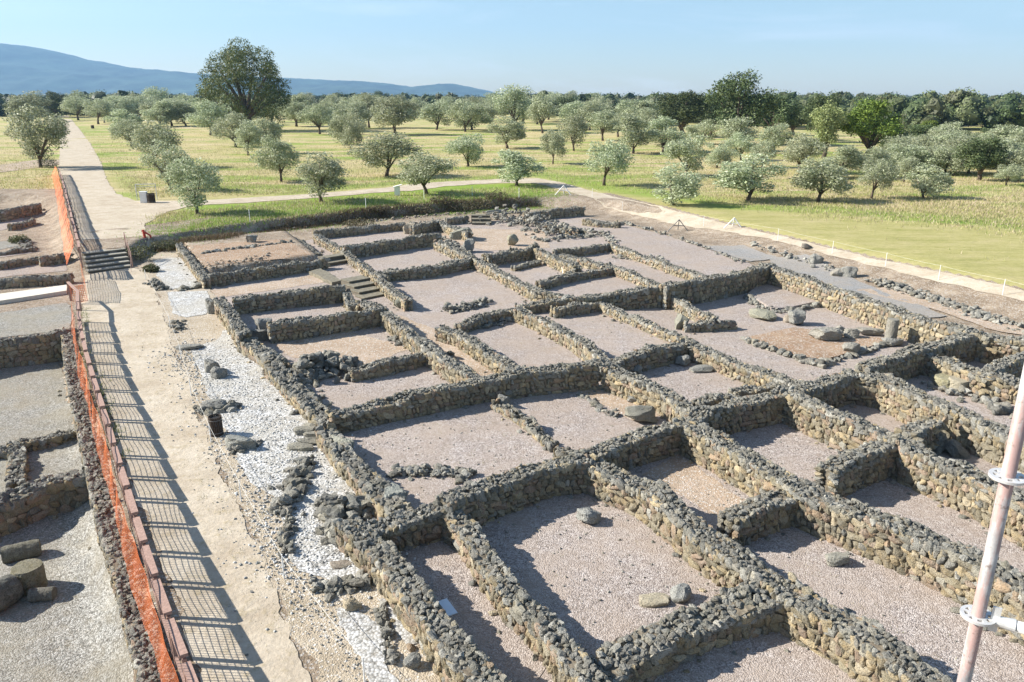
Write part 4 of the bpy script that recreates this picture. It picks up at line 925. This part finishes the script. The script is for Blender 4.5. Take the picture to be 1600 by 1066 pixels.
mb = MB(); mb.tube([led*.05+Vector((0, 0, zr2)), led*.125+Vector((0, 0, zr2))], [.02, .026], 16); mb.beam(led*.055+Vector((0, 0, zr2-.05)), led*.058+Vector((0, 0, zr2+.06)), .008, .03, up=led); mb.build('ledger_head', M['galv'], lg)

# ------------------------------------------------------------------ trees
def leaf_cloud(cen, rad_, n, size, col, seed, shell=.55, flat=.8):
    r = np.random.default_rng(seed); cen = np.array(cen); rad_ = np.array(rad_); vol = rad_**2; k = r.choice(len(cen), n, p=vol/vol.sum())
    d_ = r.normal(size=(n, 3)); d_ /= np.linalg.norm(d_, axis=1)[:, None]
    rr = shell+(1-shell)*r.random(n)**.6; rr *= 1+.16*np.sin(d_[:, 0]*5+k)+.13*np.sin(d_[:, 2]*7+k*2)
    P = cen[k]+d_*rr[:, None]*rad_[k][:, None]*np.array([1, 1, flat])
    nn = d_*.6+r.normal(size=(n, 3))*.8+[0, 0, .3]; nn /= np.linalg.norm(nn, axis=1)[:, None]
    a = np.cross(nn, r.normal(size=(n, 3))); a /= np.linalg.norm(a, axis=1)[:, None]; b = np.cross(nn, a)
    s_ = size*r.uniform(.55, 1.35, n)[:, None]
    V = np.stack([P-a*s_, P+b*s_*.45, P+a*s_, P-b*s_*.45], 1).reshape(-1, 3)
    C = np.array(col)[r.integers(0, len(col), n)]*(1+r.normal(0, .16, (n, 1)))
    return V, np.arange(4*n).reshape(n, 4), np.repeat(C.clip(.01, .9), 4, 0)
OLV = [(.35, .385, .235), (.43, .46, .31), (.27, .31, .165), (.53, .55, .40), (.37, .41, .235)]
OAKC = [(.075, .11, .04), (.11, .145, .055), (.06, .085, .035), (.14, .165, .07)]
LITC = [(.30, .35, .14), (.36, .41, .18), (.23, .29, .11)]
BRTC = [(.15, .20, .03), (.20, .25, .045), (.10, .14, .025)]
GOLD = [(.09, .13, .035), (.14, .165, .045), (.17, .165, .05), (.06, .09, .03)]
def crown_var(kind, seed, cols, n, blobs, size, zlo, mat, spread=.35):
    """unit tree: total height 1, crown width about 1"""
    r = np.random.default_rng(seed); cen = []; rr = []
    hz_ = (1-zlo)/2; zc = zlo+hz_
    if kind == 'great':
        for (q, z0_, m_, rb) in ((.30, .20, 7, .11), (.41, .33, 9, .125), (.41, .47, 9, .13), (.36, .62, 8, .13), (.30, .75, 7, .125), (.20, .86, 5, .12), (.05, .88, 2, .12), (.15, .62, 4, .13)):
            for j in range(m_):
                a = 6.283*j/m_+r.normal(0, .22); qq = q*r.uniform(.85, 1.1); cen.append((qq*math.cos(a), qq*math.sin(a), z0_+r.normal(0, .04))); rr.append(rb*r.uniform(.75, 1.15))
        blobs = 0
    for i in range(blobs):
        d_ = r.normal(size=3); d_ /= np.linalg.norm(d_); q = r.uniform(.55, 1.0)
        tw = 1.0 if d_[2] < 0 else 1-.25*d_[2]
        cen.append((d_[0]*q*spread*tw, d_[1]*q*spread*tw, zc+d_[2]*q*(hz_-.10))); rr.append(r.uniform(.07, .17) if kind != 'oak' else r.uniform(.08, .17))
    cen.append((0, 0, zc)); rr.append(.17)
    v, f, c = leaf_cloud(cen, rr, n, size, cols, seed, .6 if kind == 'great' else .3, .85 if kind == 'great' else 1.0)
    v[:, 2] *= 1/max(1e-6, np.percentile(v[:, 2], 99.5))
    v[:, :2] *= .5/np.percentile(np.abs(v[:, :2]), 96 if kind == 'olive' else 99)
    cm = mesh('crown', v, f, mat, c)
    mb = MB(); ht = zlo+.08; lean = r.uniform(-.06, .06)
    base = .035 if kind == 'olive' else .05
    mb.tube([(0, 0, -.03), (lean*.4, .01, ht*.4), (lean, 0, ht*.9)], [base*1.35, base, base*.8], 9)
    idx = r.choice(len(cen), min(8 if kind == 'olive' else 14, len(cen)), replace=False)
    for i in idx:
        c_ = Vector(cen[i]); s0 = Vector((lean, 0, ht*.82)); m_ = s0.lerp(c_, .5)+Vector((0, 0, .03)); mb.tube([s0, m_, c_], [base*.62, base*.4, base*.16], 6)
    tm = mesh('trunk', mb.v, mb.f, M['bark'], None, True)
    return cm, tm
VAR = {'olive': [crown_var('olive', 100+i, OLV, 7500, 19+3*(i % 4), .0175, .06+.035*(i % 4), M['olive']) for i in range(9)],
       'oak': [crown_var('oak', 200+i, OAKC, 11000, 26, .017, .10, M['oak']) for i in range(4)],
       'light': [crown_var('oak', 300, LITC, 8000, 18, .018, .10, M['oak'])], 'bright': [crown_var('oak', 310, BRTC, 9000, 22, .018, .08, M['oak'])],
       'gold': [crown_var('great', 320, GOLD, 42000, 0, .0095, .12, M['oak'], .36)]}
CNT = {}
def tree(kind, px, py, top, w, label, group=None):
    p = G(px, py); dist = math.hypot(p.x, p.y); Zd = p.y*CP+(H-p.z)*SP
    hh = height_at(top, p.y)-p.z; ww = w*Zd/F
    vs = VAR[kind]; i = CNT.get(kind, 0); CNT[kind] = i+1; cm, tm = vs[i % len(vs)]
    o = thing({'olive': 'olive_tree', 'oak': 'oak_tree', 'light': 'pale_green_tree', 'bright': 'oak_tree', 'gold': 'oak_tree'}[kind], label, 'tree', p, group, R.uniform(0, 6.28))
    o.scale = (ww*R.uniform(.85, 1.12), ww*R.uniform(.85, 1.12), hh)
    if kind == 'olive': o.rotation_euler.x, o.rotation_euler.y = R.normal(0, .05, 2)
    link('crown', cm, o); link('trunk', tm, o)
OLIVES = [
 (309, 334, 248, 92, 'olive tree nearest the path junction, beside the white box'), (502, 316, 239, 74, 'round olive tree right by the grassy path, left of centre'), (439, 284, 215, 66, 'leaning olive tree behind the path, with a dark shadow at its foot'),
 (243, 262, 191, 66, 'dark grey olive tree above the pair next to the path junction'), (268, 298, 222, 70, 'olive tree tucked behind the one at the path junction'), (368, 230, 178, 60, 'olive with an upright trunk in front of the great oak, right one'),
 (329, 211, 160, 60, 'leaning olive in front of the great oak, left one'), (500, 210, 164, 44, 'small olive in the third row left of centre'), (463, 197, 148, 46, 'olive with a bare trunk right of the great oak'),
 (64, 262, 168, 84, 'large olive tree left of the path by the end of the railing'), (50, 190, 144, 58, 'olive behind the large one left of the path'),
 (287, 192, 149, 46, 'olive with a thin trunk left of the great oak'), (250, 182, 137, 40, 'taller olive at the left horizon in front of the mountains'), (193, 210, 171, 48, 'olive beside the far path, upper one of three'),
 (205, 228, 188, 42, 'olive beside the far path, lower one of three'), (163, 192, 157, 34, 'small olive at the far path edge'), (125, 182, 143, 38, 'olive right where the far path vanishes'), (150, 181, 145, 40, 'second olive right of the vanishing far path'),
 (215, 184, 148, 38, 'olive against the foot of the mountains left of the tall one'), (388, 243, 190, 46, 'olive half hidden behind the leaning one'), (420, 240, 186, 46, 'olive just behind the leaning one with a dark shadow'),
 (425, 192, 148, 46, 'olive under the right side of the great oak'), (541, 226, 171, 56, 'olive with wide low crown left of centre'), (525, 184, 149, 40, 'olive near the horizon left of centre'),
 (604, 276, 208, 80, 'olive with a curved trunk and a long shadow, centre left'), (667, 303, 240, 84, 'broad olive standing on the grassy path edge at centre left'), (807, 290, 236, 72, 'olive beside the bend of the grassy path'),
 (731, 260, 211, 70, 'thin open olive in the dry grass at centre'), (793, 232, 184, 62, 'grey bushy olive in the dry grass right of centre'), (864, 256, 204, 43, 'narrow upright olive right of centre'),
 (944, 290, 221, 68, 'olive standing alone right of the path bend'), (1052, 320, 258, 78, 'olive with pale crown at the edge of the mown field, left one'), (896, 236, 181, 50, 'olive in the middle rows with a dark trunk'),
 (942, 220, 174, 50, 'olive in the far middle rows, left of a pair'), (966, 214, 177, 50, 'olive in the far middle rows, right of a pair'), (989, 240, 181, 62, 'wide olive behind the one standing alone'),
 (727, 206, 157, 50, 'dark olive in the dry grass near the horizon at centre'), (682, 203, 157, 46, 'leaning small olive near the horizon at centre'), (617, 211, 151, 68, 'wide olive in the upper rows left of centre'),
 (577, 200, 147, 52, 'olive near the horizon with a slender trunk'), (548, 232, 178, 50, 'olive left of the one with a curved trunk'), (765, 192, 163, 46, 'olive below the horizon left of the tallest pale olive'),
 (806, 204, 136, 64, 'tallest pale olive rising above the horizon at centre'), (848, 208, 147, 44, 'tall pale olive right beside the tallest one'), (1036, 238, 184, 62, 'olive in the middle rows left of the big olive'),
 (1072, 275, 212, 78, 'big full olive above the pale crowned one'), (1168, 314, 243, 96, 'broad olive with a thick trunk at the edge of the mown field'), (1278, 315, 251, 86, 'olive with a forked trunk and long shadow by the mown field'),
 (1362, 310, 250, 60, 'small olive right of the forked one'), (1443, 310, 258, 68, 'low rounded olive alone in the straw grass'), (1158, 250, 208, 48, 'small olive behind the broad thick trunked one'),
 (1150, 236, 185, 58, 'olive in front of the tallest dark oak'), (1250, 270, 211, 64, 'olive between the pale tree and the mown field'), (1310, 279, 229, 66, 'olive below the bright green oak, left one'),
 (1358, 278, 234, 62, 'olive below the bright green oak, right one'), (1095, 226, 189, 48, 'olive in front of the left dark oak'), (1210, 240, 194, 52, 'olive in front of the right dark oak'),
 (590, 182, 150, 40, 'hazy olive on the horizon above the slender trunked one'), (650, 184, 153, 42, 'hazy olive on the horizon left of the dark ones'), (700, 180, 152, 40, 'hazy olive on the horizon at centre left'),
 (900, 196, 166, 46, 'olive in front of the dark woodland at centre right'), (1010, 212, 170, 50, 'olive in front of the dark woodland near the left dark oak'), (480, 182, 150, 38, 'hazy olive on the horizon right of the great oak'),
 (345, 192, 155, 44, 'olive at the foot of the great oak, left side'), (395, 196, 158, 42, 'olive right under the great oak'), (310, 182, 152, 38, 'olive half hidden left of the great oak'),
 (180, 180, 148, 34, 'small olive on the left horizon'), (1120, 262, 222, 46, 'small olive between the big full olive and the broad one'), (1190, 262, 222, 40, 'small olive above the broad thick trunked one'),
 (1400, 262, 214, 56, 'first grey olive of the thicket at the right'), (1436, 258, 212, 52, 'second grey olive of the thicket at the right'), (1468, 252, 208, 50, 'third grey olive of the thicket, behind'),
 (1490, 275, 226, 58, 'grey olive in front in the right thicket'), (1560, 262, 216, 62, 'grey olive of the right thicket right of the dark one'), (1592, 284, 232, 60, 'grey olive at the right edge of the picture'),
 (1572, 290, 258, 44, 'low olive bush at the right edge of the straw grass'), (1500, 246, 206, 50, 'grey olive at the back of the right thicket'), (1600, 248, 206, 60, 'grey olive at the back right edge'), (1412, 285, 246, 40, 'low olive bush under the bright green oak')]
for x, y, t_, w, lb in OLIVES: tree('olive', x, y, t_-1, w*.95, lb, 'olive trees of the grove')
for k, x, y, t_, w, lb in [('gold', 391, 206, 66, 136, 'great spreading oak rising high above the olives'), ('oak', 1150, 226, 114, 98, 'tallest dark oak right of centre'), ('oak', 1068, 214, 144, 72, 'dark oak left of the tallest one'),
    ('oak', 1208, 218, 149, 72, 'dark oak right of the tallest one'), ('oak', 1280, 222, 146, 66, 'brownish dark oak behind the pale tree'), ('light', 1287, 246, 162, 58, 'pale green tree beside the bright green oak'),
    ('bright', 1354, 246, 157, 86, 'bright green dense oak at the right'), ('bright', 1449, 220, 189, 46, 'bright green bush in the gap on the right'), ('oak', 88, 184, 144, 44, 'dark tree behind the olives left of the far path'),
    ('oak', 1530, 282, 216, 70, 'dark green round tree in the right thicket'), ('oak', 1395, 246, 206, 40, 'dark tree under the right side of the bright green oak'), ('oak', 1110, 212, 150, 50, 'dark oak squeezed between the two tall ones'),
    ('oak', 1030, 196, 163, 46, 'dark oak at the start of the dark group'), ('oak', 1240, 212, 166, 44, 'dark oak between the right pair'), ('oak', 885, 190, 152, 44, 'dark oak behind the tall pale olives'), ('oak', 596, 172, 143, 30, 'brownish treetop just breaking the horizon')]:
    tree(k, x, y, t_, w, lb, None if k in ('gold', 'light') else 'oaks around the grove')
rf = np.random.default_rng(77)
for i in range(46):                                     # far rows seen one behind the other
    x = rf.uniform(120, 1040); y = rf.uniform(174, 204); w = 34+(y-170)*.5; tree('olive', x, y, y-w*.86, w, 'distant olive among the small hazy trees of the far rows near the horizon', 'distant olives near the horizon')
for i in range(26):                                     # the thicket at the right edge
    x = rf.uniform(1385, 1620); y = rf.uniform(236, 278); w = rf.uniform(38, 58); tree('olive', x, y, y-w*.8, w, 'grey green olive tangled in the dense thicket at the right', 'olives of the right thicket')
for i in range(7):
    x = 1395+i*34+rf.uniform(-8, 8); tree('oak', x, rf.uniform(226, 246), rf.uniform(192, 205), rf.uniform(36, 54), 'dark oak standing at the back of the right thicket', 'dark oaks behind the right thicket')
# far woodland that reads as one mass
def woodland():
    r = np.random.default_rng(5); V = []; n = 0; cen = []; rad_ = []; cols = []
    for k in range(8500):
        d_ = 225*math.exp(r.uniform(0, 1)**.8*2.5); px = r.uniform(-150, 1750)
        lim = np.interp(px, [-150, 100, 420, 800, 1000, 1250, 1750], [420, 420, 480, 500, 330, 250, 232])
        if d_ < lim: continue
        if 1380 < px and d_ < 420 and r.random() < .5: continue
        x = (px-800)/F*(d_*CP+9*SP); s_ = float(np.clip(r.lognormal(1.55, .3), 2.6, 8.5))*(1+d_/2200)
        cen.append((x, d_, .8+s_*.62)); rad_.append(s_)
    cen = np.array(cen); rad_ = np.array(rad_)
    # each crown: a lumpy cluster of sub-blobs carrying leaf clumps
    sub = []; sr = []
    for c, q in zip(cen, rad_):
        for j in range(6):
            a = r.uniform(0, 6.28); e = q*.55*math.sqrt(r.random()); sub.append((c[0]+e*math.cos(a), c[1]+e*math.sin(a), max(1.5, c[2]+r.uniform(-.3, .38)*q))); sr.append(q*r.uniform(.28, .6))
    sub = np.array(sub); sr = np.array(sr); n = 800000; m = len(sub); wk = sr**2/sub[:, 1]**1.4; k = r.choice(m, n, p=wk/wk.sum())
    d_ = r.normal(size=(n, 3)); d_ /= np.linalg.norm(d_, axis=1)[:, None]; P = sub[k]+d_*sr[k][:, None]*r.uniform(.75, 1.05, n)[:, None]*[1, 1, .8]; P[:, 2] = np.maximum(P[:, 2], .6)
    nn = d_+r.normal(size=(n, 3))*.5; nn /= np.linalg.norm(nn, axis=1)[:, None]; a = np.cross(nn, r.normal(size=(n, 3))); a /= np.linalg.norm(a, axis=1)[:, None]; b = np.cross(nn, a); s_ = (r.uniform(.22, .55, n)*(.6+P[:, 1]/1100))[:, None]
    V = np.stack([P-a*s_, P+b*s_*.8, P+a*s_, P-b*s_*.8], 1).reshape(-1, 3)
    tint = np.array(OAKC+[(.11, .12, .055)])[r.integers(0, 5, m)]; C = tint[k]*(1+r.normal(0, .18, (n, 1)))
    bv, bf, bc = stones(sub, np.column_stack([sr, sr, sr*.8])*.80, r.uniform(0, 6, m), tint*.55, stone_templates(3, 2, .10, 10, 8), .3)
    V, F2, C2 = merge([(V, np.arange(4*n).reshape(n, 4), np.repeat(C.clip(.01, .5), 4, 0)), (bv, bf, bc)])
    me = mesh('far_woodland', V, F2, M['forest'], C2)
    o = link('far_woodland', me); tag(o, 'belt of dark woodland stretching along the horizon', 'woodland', None, 'stuff')
woodland()

# low shrubs and grass
def tufts(name, label, cat, pts, n, hgt_rng, cols, spread, seed, wid=.03, blades=5, mat='olive'):
    r = np.random.default_rng(seed); P = pts(r, n); z = hgt(P[:, 0], P[:, 1]); m = n*blades; base = np.repeat(np.column_stack([P, z]), blades, 0); base[:, :2] += r.normal(0, spread, (m, 2))
    a = r.uniform(0, 6.28, m); h_ = r.uniform(*hgt_rng, m); tip = base+np.column_stack([r.normal(0, .35, m)*h_, r.normal(0, .35, m)*h_, h_]); s_ = np.column_stack([np.cos(a), np.sin(a), 0*a])*wid*r.uniform(.6, 1.4, m)[:, None]
    V = np.stack([base-s_-[0, 0, .03], base+s_-[0, 0, .03], tip], 1).reshape(-1, 3); C = np.array(cols)[r.integers(0, len(cols), m)]*(1+r.normal(0, .15, (m, 1)))
    o = link(name, mesh(name, V, np.arange(3*m).reshape(m, 3), M[mat], np.repeat(C.clip(.01, .9), 3, 0))); tag(o, label, cat, None, 'stuff')
PATHP = T2([(92, 182), (88, 262), (132, 392), (226, 372), (240, 335), (450, 315), (640, 301), (840, 289), (1050, 346), (1400, 426), (1900, 560), (1900, 520), (1400, 403), (1050, 325), (880, 285), (840, 277), (640, 287), (450, 304), (215, 310), (160, 258), (122, 196)])
def meadow(r, n):
    out = []
    while sum(map(len, out)) < n:
        px = r.uniform(-50, 1650, n*2); py = 165+r.random(n*2)**.8*290; dd = np.array([gp(a, b, UPZ) for a, b in zip(px, py)])
        ok = inside(dd, UP) & (dd[:, 1] < 260) & (sdist(dd, PATHP) < -.15)
        q = np.full(len(dd), 1e9)
        for i in range(len(TG)-1): q = np.minimum(q, seg_dist(dd, TG[i], TG[i+1])[0])
        wv_ = np.where(dd[:, 0] < -24, 5.0, np.interp(dd[:, 0], [-25, 0, 6, 12], [.8, .8, 5., 9.0])); ok &= q > wv_
        ok &= sdist(dd, yelP) < r.normal(-1.5, 2.5, len(dd)); out.append(dd[ok])
    return np.concatenate(out)[:n]
tufts('meadow_grass', 'tall dry straw coloured grass of the olive grove', 'grass', meadow, 38000, (.07, .28), [(.44, .38, .21), (.50, .43, .28), (.40, .37, .17), (.33, .34, .12), (.50, .41, .29), (.28, .33, .09)], .5, 3, .03, 5)
def linepts(L, w):
    Q = [G(*p).xy for p in L]
    def f(r, n):
        i = r.integers(0, len(Q)-1, n); t = r.random(n)[:, None]; A = np.array([tuple(q) for q in Q]); return A[i]*(1-t)+A[i+1]*t+r.normal(0, w, (n, 2))
    return f
tufts('bank_grass', 'green grass growing on the bank above the ruin', 'grass', linepts([(260, 368), (349, 362), (434, 350), (538, 338), (599, 330), (718, 318), (800, 311), (860, 305)], 1.6), 7000, (.05, .16), [(.17, .31, .035), (.23, .36, .05), (.28, .32, .09)], .15, 4, .02, 4)
tufts('verge_weeds', 'small yellowish weeds along the edge of the sandy path', 'weeds', linepts([(220, 440), (250, 500), (272, 560), (300, 640), (330, 720), (380, 800), (420, 900), (480, 1000)], .55), 260, (.03, .09), [(.34, .34, .14), (.42, .38, .2)], .10, 5, .012, 7)
tufts('verge_weeds', 'dark green weeds at the foot of the foreground railing', 'weeds', linepts([(132, 480), (137, 560), (158, 620), (190, 720)], .12), 160, (.05, .2), [(.15, .19, .07), (.22, .25, .1)], .08, 6, .014, 7)
def shrub(label, px, py, w, h_, seed, cols=((.08, .10, .04), (.12, .13, .06), (.16, .15, .08))):
    p = G(px, py); v, f, c = leaf_cloud([(0, 0, h_*.45), (w*.25, 0, h_*.35), (-w*.25, .1, h_*.35)], [w*.34, w*.28, w*.26], 900, .07, cols, seed, .4, h_/w*1.5)
    tag(link('shrub', mesh('shrub', v, f, M['olive'], c), None, p), label, 'shrub')
shrub('dark shrub behind the stairs handrail', 214, 404, 2.6, 1.0, 1); shrub('dark round shrub at the top of the upper white gravel', 260, 392, 2.2, .95, 2); shrub('grey shrub beside the upper white gravel patch', 236, 425, 1.1, .5, 3)
for i, (x, y, w, h_) in enumerate([(560, 342, 3, .7), (590, 338, 2.4, .6), (655, 332, 3, .7), (690, 330, 2.4, .8), (718, 329, 3.2, 1.0), (745, 327, 3.2, 1.1), (775, 324, 2.6, .9)]):
    shrub(['brown bush', 'low brown bush', 'dry bush', 'small dry bush', 'tall brown bush', 'widest brown bush', 'brown bush nearest the rubble slope'][i]+' on the bank edge, number %s from the left' % ['one', 'two', 'three', 'four', 'five', 'six', 'seven'][i], x, y, w, h_, 10+i, ((.13, .11, .06), (.18, .15, .09), (.10, .10, .05)))
shrub('dark bush at the foot of the large olive left of the path', 78, 262, 2.6, 1.6, 30, OAKC)
shrub('mossy shrub on the low wall at the far left', 30, 380, 1.6, .7, 31)
DRY = [(.36, .31, .17), (.30, .29, .12), (.22, .25, .08), (.42, .35, .22)]
for k, (lb, L, w_, n_) in enumerate([('largest foreground room', [(740, 800), (880, 1000), (960, 1000), (1180, 900), (940, 770)], .5, 90), ('largest gravel room in the centre', [(560, 690), (700, 650), (850, 690), (640, 740)], .6, 90),
    ('right foreground passage', [(1180, 860), (1320, 940), (1500, 1060)], .5, 80), ('wide courtyard', [(1130, 520), (1250, 590), (1420, 560)], .9, 90), ('middle gravel rooms', [(740, 540), (900, 540), (960, 500), (1060, 540)], 1.0, 90),
    ('square gravel room', [(640, 440), (700, 480), (800, 470)], .9, 90), ('left rooms below the long wall', [(60, 640), (100, 800), (160, 980)], .8, 160), ('far soil floored rooms', [(600, 385), (760, 375), (860, 380), (940, 365)], 1.5, 200)]):
    tufts('weeds', 'small dry weeds growing in the gravel of the '+lb, 'weeds', linepts(L, w_), n_, (.02, .08), DRY, .07, 60+k, .008, 8)
tufts('bank_weeds', 'brown dry weeds covering the earth bank above the ruin', 'weeds', linepts([(245, 392), (349, 371), (434, 358), (538, 347), (599, 339), (718, 328), (841, 322)], .35), 5000, (.06, .3), [(.16, .12, .07), (.22, .17, .10), (.13, .11, .05)], .2, 90, .02, 5)
# pebbles
def pebbles(name, label, L, n, s, w, seed, pl=CAP*1.3):
    r = np.random.default_rng(seed); P = linepts(L, w)(r, n); z = hgt(P[:, 0], P[:, 1])+.02; sz = r.uniform(*s, n)
    v, f, c = stones(np.column_stack([P, z]), np.column_stack([sz, sz*.8, sz*.6]), r.uniform(0, 6, n), pal(pl, n, .2), TF_, .4)
    tag(link(name, mesh(name, v, f, M['stone'], c, True)), label, 'pebbles', None, 'stuff')
WPAL = np.array([(.8, .8, .79), (.88, .88, .87), (.6, .6, .58), (.45, .44, .42)])
pebbles('white_pebbles', 'white pebbles lying on the gravel beds', [(300, 545), (360, 600), (420, 680), (470, 740), (520, 810), (510, 880)], 5200, (.018, .05), .85, 1, WPAL)
pebbles('white_pebbles', 'white and grey pebbles strewn on the stony verge at the bottom', [(400, 800), (440, 880), (520, 960), (590, 1050)], 500, (.010, .028), .3, 2, WPAL*.95)
pebbles('grey_pebbles', 'grey pebbles scattered on the verge beside the path', [(280, 520), (310, 580), (350, 700), (440, 860), (560, 1040)], 250, (.008, .026), .3, 3, CAP*2.0)
pebbles('grey_pebbles', 'small stones scattered over the rooms of the ruin', [(450, 560), (650, 680), (800, 850), (1000, 900), (1100, 600), (1300, 850), (1000, 480), (1400, 640)], 1400, (.012, .04), 2.6, 4)

# ------------------------------------------------------------------ mountains
prof = [(-700, 95), (-500, 80), (-300, 66), (-120, 66), (0, 70), (50, 73), (100, 82), (150, 95), (200, 105), (250, 112), (320, 115), (380, 119), (460, 123), (520, 126), (570, 128), (620, 133), (650, 137), (680, 132), (705, 131), (740, 137), (775, 146), (810, 155), (900, 157), (1700, 157), (2300, 157)]
DM = 7500.0
px_ = np.linspace(-700, 2300, 420); yy = np.linspace(5200, 9000, 60); A, B = np.meshgrid(px_, yy)
X_ = (A-800)/F*(DM*CP); topz = np.array([height_at(q, DM) for q in np.interp(px_, *zip(*prof))])
t_ = (B-5200)/(DM-5200); bell = np.where(t_ < 1, smooth(t_)**.8, 1-.5*smooth((B-DM)/1500))
nz = fbm(X_*.0016+3, B*.0016, 6)-.5
Zm = topz[None, :]*bell*(1+nz*np.where(t_ < .95, 1.7*(1-t_)+.10, .10))-20*(1-bell)+(fbm(X_*.012, B*.012, 4)-.5)*26
ii = np.arange(A.size).reshape(A.shape); faces = np.stack([ii[:-1, :-1], ii[:-1, 1:], ii[1:, 1:], ii[1:, :-1]], -1).reshape(-1, 4)
struct('hills', mesh('hills', np.stack([X_.ravel(), B.ravel(), Zm.ravel()], 1), faces, M['hill'], None, True))
# far utility pylons on the horizon
for x, y, t_, lb in ((971, 172, 147, 'tiny utility pole on the horizon at centre right'), (1461, 192, 168, 'tiny utility pole in front of the right woodland'), (761, 172, 150, 'tiny pale post on the horizon at centre')):
    p = G(x, y); hh = height_at(t_, p.y)-p.z; o = thing('utility_pole', lb, 'utility pole', p)
    mb = MB(); mb.tube([(0, 0, 0), (0, 0, hh)], hh*.012); mb.build('pole', M['galv'], o); mb = MB(); mb.beam((-hh*.1, 0, hh*.94), (hh*.1, 0, hh*.94), hh*.02, hh*.02); mb.build('crossarm', M['galv'], o)

# ------------------------------------------------------------------ haze
mb = MB(); mb.box((0, 3250, 395), (22000, 12500, 850)); hz = mb.build('haze', None)
hm = bpy.data.materials.new('haze'); hm.use_nodes = True; hn = hm.node_tree; hn.nodes.remove(hn.nodes['Principled BSDF'])
pv = hn.nodes.new('ShaderNodeVolumePrincipled'); pv.inputs['Color'].default_value = (.33, .62, 1, 1); pv.inputs['Density'].default_value = 0.85e-4; pv.inputs['Anisotropy'].default_value = .1
hn.links.new(pv.outputs[0], hn.nodes['Material Output'].inputs['Volume']); hz.data.materials.append(hm); hz['kind'] = 'stuff'; tag(hz, 'thin blue haze of the distance', 'haze')
print('walls', NWALL, 'objects', len(bpy.data.objects), 'faces', sum(len(m.polygons) for m in bpy.data.meshes))
